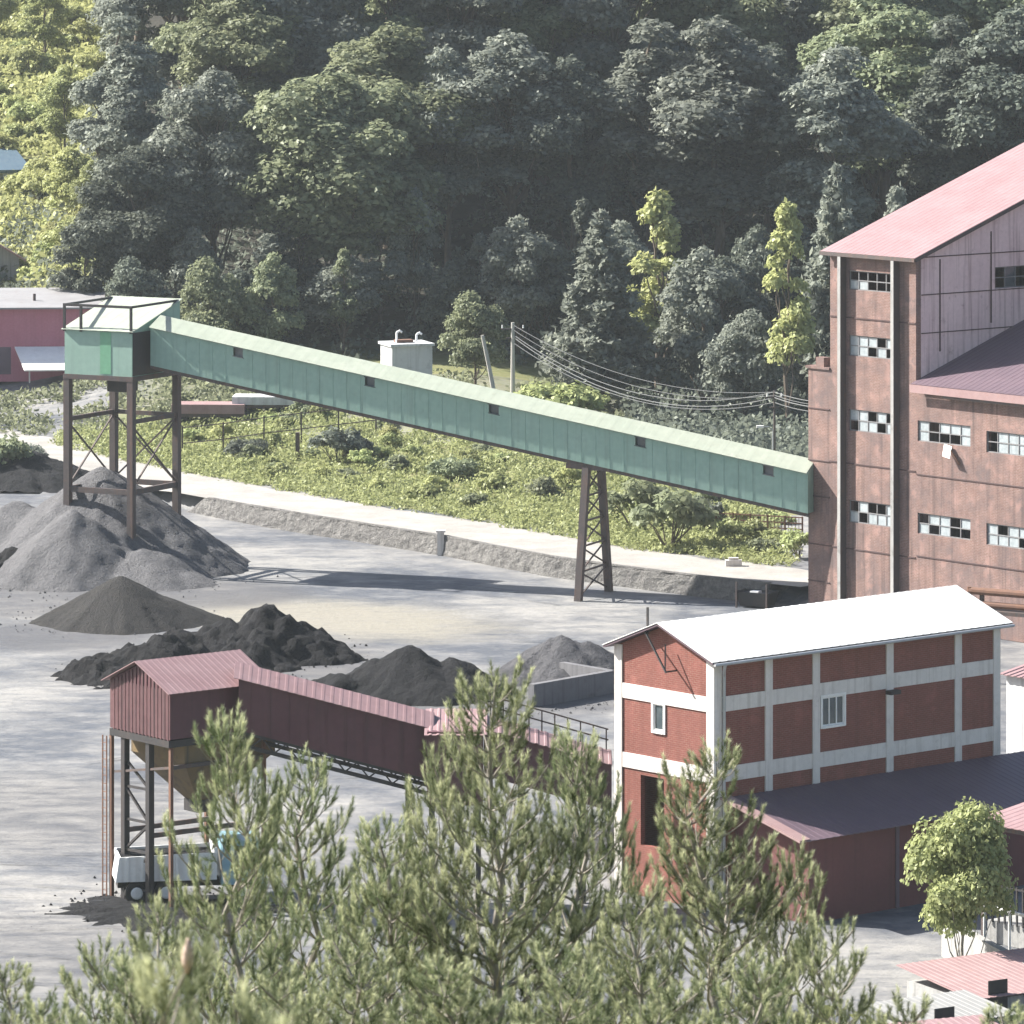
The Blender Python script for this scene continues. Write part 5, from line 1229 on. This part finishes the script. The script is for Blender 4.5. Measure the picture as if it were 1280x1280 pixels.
# ---- young pines on the near slope
def pine(seed, H, spread=1.0, top=4.6):
    """trunk with whorls of rising branches; needles stand as brushes along every shoot (only the upper part carries full detail)"""
    rg = np.random.default_rng(seed); wood = MB(); SH = []     # shoots: start, end, tip value
    tp = [np.array((rg.normal() * .02 * i, rg.normal() * .02 * i, H * i / 9)) for i in range(10)]
    tp[0][2] = -.6
    wood.tube(tp, [.085 * H / 7 * (1 - .88 * i / 9) + .004 for i in range(10)], 8, False)
    SH.append((tp[-1] - np.array((0, 0, .3)), tp[-1] + np.array((0, 0, .12)), .7))
    def trunk_at(z): t = np.clip(z / H * 9, 0, 8.999); i = int(t); return tp[i] + (tp[i+1] - tp[i]) * (t - i)
    d = .34
    while d < min(H - .6, top + 2.2):
        nb = int(rg.integers(4, 7)); a0 = rg.random() * 6.28
        for k in range(nb):
            az = a0 + 6.28 * k / nb + rg.normal() * .2; L = spread * (.22 + .52 * d ** .85) * (.7 + .5 * rg.random()); L = min(L, 2.5)
            out_ = np.array((math.cos(az), math.sin(az), 0)); up = np.array((0, 0, 1.0))
            e0 = rad(58 + rg.normal() * 6 + 6 * min(1, d / 4)); e1 = rad(26 + rg.normal() * 8)
            q = trunk_at(H - d).copy(); pts = [q.copy()]; n = 7
            for s in range(n):
                e = e0 + (e1 - e0) * (s / (n - 1)); dr = out_ * math.sin(e) + up * math.cos(e) + rg.normal(size=3) * .06
                q = q + norm(dr) * L / n; pts.append(q.copy())
            wood.tube(pts, [.006 + .02 * (L / 2) * (1 - s / n) for s in range(n + 1)], 5, False)
            SH.append((pts[-1], pts[-1] + up * .2 + out_ * .04, .8))
            st = .17; pos = max(.22 * L, .1); side = 1
            while pos < L:
                t = pos / L * n; i = min(n - 1, int(t)); b0 = pts[i] + (pts[i+1] - pts[i]) * (t - i); tg = norm(pts[min(n, i+1)] - pts[i]); sd = norm(np.cross(tg, up)) * side
                l2 = (.16 + .34 * rg.random()) * (1.15 - .55 * pos / L) * min(1.25, .55 + L * .5)
                dr = norm(tg * .75 + sd * (.55 + .3 * rg.random()) + up * (.35 + .4 * rg.random()))
                e = b0 + dr * l2 + up * .05
                SH.append((b0 + dr * l2 * .25, e, .25 + .5 * rg.random() * (pos / L)))
                if l2 > .3:
                    wood.tube([b0, e], [.006, .003], 4, False)
                    for kk in range(2):
                        m = b0 + dr * l2 * (.35 + .3 * kk); dd = norm(dr * .6 + up * .6 + rg.normal(size=3) * .35); SH.append((m, m + dd * .17, .3 + .3 * rg.random()))
                SH.append((e - dr * .03, e + norm(up + dr * .4 + rg.normal(size=3) * .15) * (.09 + .1 * rg.random()), .5 + .5 * rg.random()))
                side = -side; pos += st * (.75 + .5 * rg.random())
        d += .3 + .16 * rg.random() + .02 * d
    V = []; tips = []
    for (a, b, tv) in SH:
        l = np.linalg.norm(b - a); tv = tv * .25 if rg.random() < .55 else min(1, .55 + tv * .6); n = int(30 + l * 200); ax = (b - a) / l; t = rg.random(n) ** .8
        P0 = a + (b - a) * t[:, None]; r = rg.normal(size=(n, 3)); r = norm(r - ax * (r @ ax)[:, None])
        an = rad(44) - rad(24) * t + rg.normal(size=n) * .12
        dr = norm(ax * np.cos(an)[:, None] + r * np.sin(an)[:, None]); ln = .098 * (.65 + .6 * rg.random(n))
        w = norm(np.cross(dr, rg.normal(size=(n, 3)))) * .0036
        P1 = P0 + dr * ln[:, None]
        V.append(np.stack([P0 - w, P0 + w, P1], 1).reshape(-1, 3)); tips.append(np.repeat(np.clip(tv * (.35 + .65 * t), 0, 1), 3))
    m = quads_mesh('crown', np.concatenate(V), 3); tp_ = np.concatenate(tips).astype(np.float32)
    at_ = m.attributes.new('tip', 'FLOAT', 'POINT'); at_.data.foreach_set('value', tp_)
    return wood.mesh('trunk'), m
pv = [pine(71, 8.5, 1.0), pine(72, 7.5, .85), pine(73, 8.0, .95), pine(74, 6.0, .8, 3.4)]
PH = (8.5, 7.5, 8.0, 6.0)
def near_pine(px, D, ytop, v, label, w=1.0, rz=None):
    p = ahead(px, D); zt = zat(ytop, D) - (.24 if v < 4 else 0); H = PH[v]; z = zt - H * w
    g0 = gz(p.x, p.y); k = (zt - g0) / H                      # stand it on the slope; keep crown width natural
    plant_at('pine_tree', TP, pv[v], p.x, p.y, label, 'tree', 'young pines on the near slope', w, k, rz, 'needle', 'pale_bark')
pines = [(622,62,826,0,'tallest young pine in the foreground centre, tip against the stone pile',.92),
 (290,60,880,1,'young pine with a thin tip in front of the maroon hopper house',.82),
 (888,66,925,2,'young pine in front of the brick building corner',1.0),
 (986,70,1052,3,'small pine against the maroon lean-to wall',.8),
 (1046,56,1136,3,'small bright pine left of the low sheds at the bottom right',.75),
 (384,66,940,2,'young pine between the hopper house pine and the centre pine',.85),
 (722,70,905,1,'pine close behind the right side of the tallest centre pine',.95),
 (546,70,925,3,'thin pine tip just left of the tallest centre pine',.9),
 (484,62,1010,1,'bushy pine below the maroon gallery leg',.85),
 (800,60,1085,3,'low pine between the centre pine and brick corner pine',.9),
 (115,52,1160,3,'low pine tip over the pale yard at the bottom left',.7),
 (12,50,1186,1,'pine tip at the bottom left corner',.7),
 (205,56,1112,3,'low pine left of the hopper house pine',.8),
 (60,47,1222,3,'low pine between the two leftmost tips along the bottom edge',.7),
 (165,48,1172,1,'pine tip right of the lone tip at the bottom left',.6),
 (940,58,1180,3,'low pine at the bottom edge below the small lean-to pine',.8),
 (1135,50,1226,3,'low pine in front of the bottom right shed roofs',.7),
 (1258,48,1236,1,'pine at the bottom right corner',.7),
 (440,52,1150,3,'low pine at the bottom edge left of centre',.9),
 (700,54,1165,3,'low pine at the bottom edge right of centre',.9),
 (340,50,1195,3,'low pine at the bottom edge below the hopper house pine',.8),
 (560,50,1175,1,'low dense pine at the bottom edge under the tallest pine',.8),
 (845,50,1210,3,'lowest pine at the bottom edge under the brick corner pine',.8)]
for q in pines: near_pine(*q)
# out of focus shoot close to the viewer
rg = np.random.default_rng(5)
pv.append(pine(79, 2.75, .42, 1.5)); PH = PH + (2.75,)
near_pine(262, 23, 1210, 4, 'blurred yellow green pine tip closest to the viewer at the bottom left', 1.0)
M['bud'] = worn('pine_bud', (.42,.30,.26), (.46,.36,.30), (.3,.22,.16), 9, 0, .7)
T_ = [o for o in bpy.data.objects if o.get('label', '').startswith('blurred yellow')][0]
tv_ = max((v.co for v in pv[4][0].vertices), key=lambda c: c.z)
bd = MB(); bd.tube([(tv_.x,tv_.y,tv_.z-.03),(tv_.x,tv_.y,tv_.z+.03),(tv_.x+.004,tv_.y,tv_.z+.08),(tv_.x+.006,tv_.y,tv_.z+.13)], [.014,.026,.022,.005], 10); b_o = bd.build('bud', M['bud'], T_, 'pinkish bud', True)
# dry scrub on the slope between the pines
dry = [bush(55, 1.7, 2.2, .16, 260, 16)]
for (px, D, yt, s, leaf, label) in [(700,100,1205,1.5,'leaf_dry','dry brown shrub at the bottom edge left of the brick corner pine'),(830,96,1212,1.5,'leaf_dry','dry brown shrub under the brick corner pine'),(960,104,1216,1.4,'leaf_dry','dry brown shrub at the bottom edge left of the small bright pine'),
      (1015,100,1195,1.2,'leaf_weed','pale leafy shrub right of the dry shrubs at the bottom'),(600,92,1220,1.3,'leaf_dry','dry shrub under the tallest centre pine'),(1230,84,1262,1.2,'leaf_weed','pale leafy shrub at the bottom right below the sheds')]:
    p = ahead(px, D); z0 = gz(p.x, p.y); H = zat(yt, D) - z0
    plant_at('shrub', BP, dry[0], p.x, p.y, label, 'shrub', None, s, H / 2.2, leaf=leaf)

# ------------------------------------------------------------------ air, light, camera
HAZE = .000075
if HAZE:
    hb = MB().box(-335, 335, -55, 865, -1.6, 150).build('haze', None); tag(hb, None, None, kind='stuff')
    m = bpy.data.materials.new('haze_air'); m.use_nodes = True; nt = m.node_tree; nt.nodes.clear()
    out = nt.nodes.new('ShaderNodeOutputMaterial'); pvn = nt.nodes.new('ShaderNodeVolumePrincipled')
    pvn.inputs['Color'].default_value = (.82, .91, 1, 1); pvn.inputs['Density'].default_value = HAZE; pvn.inputs['Anisotropy'].default_value = .2
    nt.links.new(pvn.outputs[0], out.inputs['Volume']); hb.data.materials.append(m)
EL = rad(38); SD = Vector((-.9, .31, 0)).normalized(); S = Vector((SD.x * math.cos(EL), SD.y * math.cos(EL), math.sin(EL)))
w = bpy.data.worlds.new('World'); SC.world = w; w.use_nodes = True; nt = w.node_tree; nt.nodes.clear()
out = nt.nodes.new('ShaderNodeOutputWorld'); bg = nt.nodes.new('ShaderNodeBackground'); sk = nt.nodes.new('ShaderNodeTexSky')
sk.sky_type = 'NISHITA'; sk.sun_disc = False; sk.sun_elevation = EL; sk.sun_rotation = math.atan2(SD.x, SD.y) % (2 * math.pi); sk.dust_density = 2.0
bg.inputs[1].default_value = .064; nt.links.new(sk.outputs[0], bg.inputs[0]); nt.links.new(bg.outputs[0], out.inputs[0])
ld = bpy.data.lights.new('sun', 'SUN'); ld.energy = 5.0; ld.angle = rad(.53); ld.color = (1, .95, .87)
lo = bpy.data.objects.new('sun', ld); C.objects.link(lo); lo.rotation_euler = S.to_track_quat('Z', 'Y').to_euler(); lo.location = (-60, 60, 120)
cd = bpy.data.cameras.new('camera'); co = bpy.data.objects.new('camera', cd); C.objects.link(co)
co.location = (0, 0, CH); co.rotation_euler = (math.pi / 2, 0, 0)
cd.sensor_width = 36; cd.lens = F / 1280 * 36; cd.shift_y = -(640 - Y0) / 1280; cd.clip_start = .5; cd.clip_end = 3000
cd.dof.use_dof = True; cd.dof.focus_distance = 280; cd.dof.aperture_fstop = 9
SC.camera = co
SC.view_settings.view_transform = 'Standard'; SC.view_settings.look = 'None'; SC.view_settings.exposure = 1.68; SC.view_settings.gamma = 1
cy = SC.cycles; cy.max_bounces = 6; cy.diffuse_bounces = 3; cy.glossy_bounces = 2; cy.transmission_bounces = 3; cy.volume_bounces = 1; cy.transparent_max_bounces = 4
cy.use_denoising = True; cy.use_adaptive_sampling = True; cy.adaptive_threshold = .02
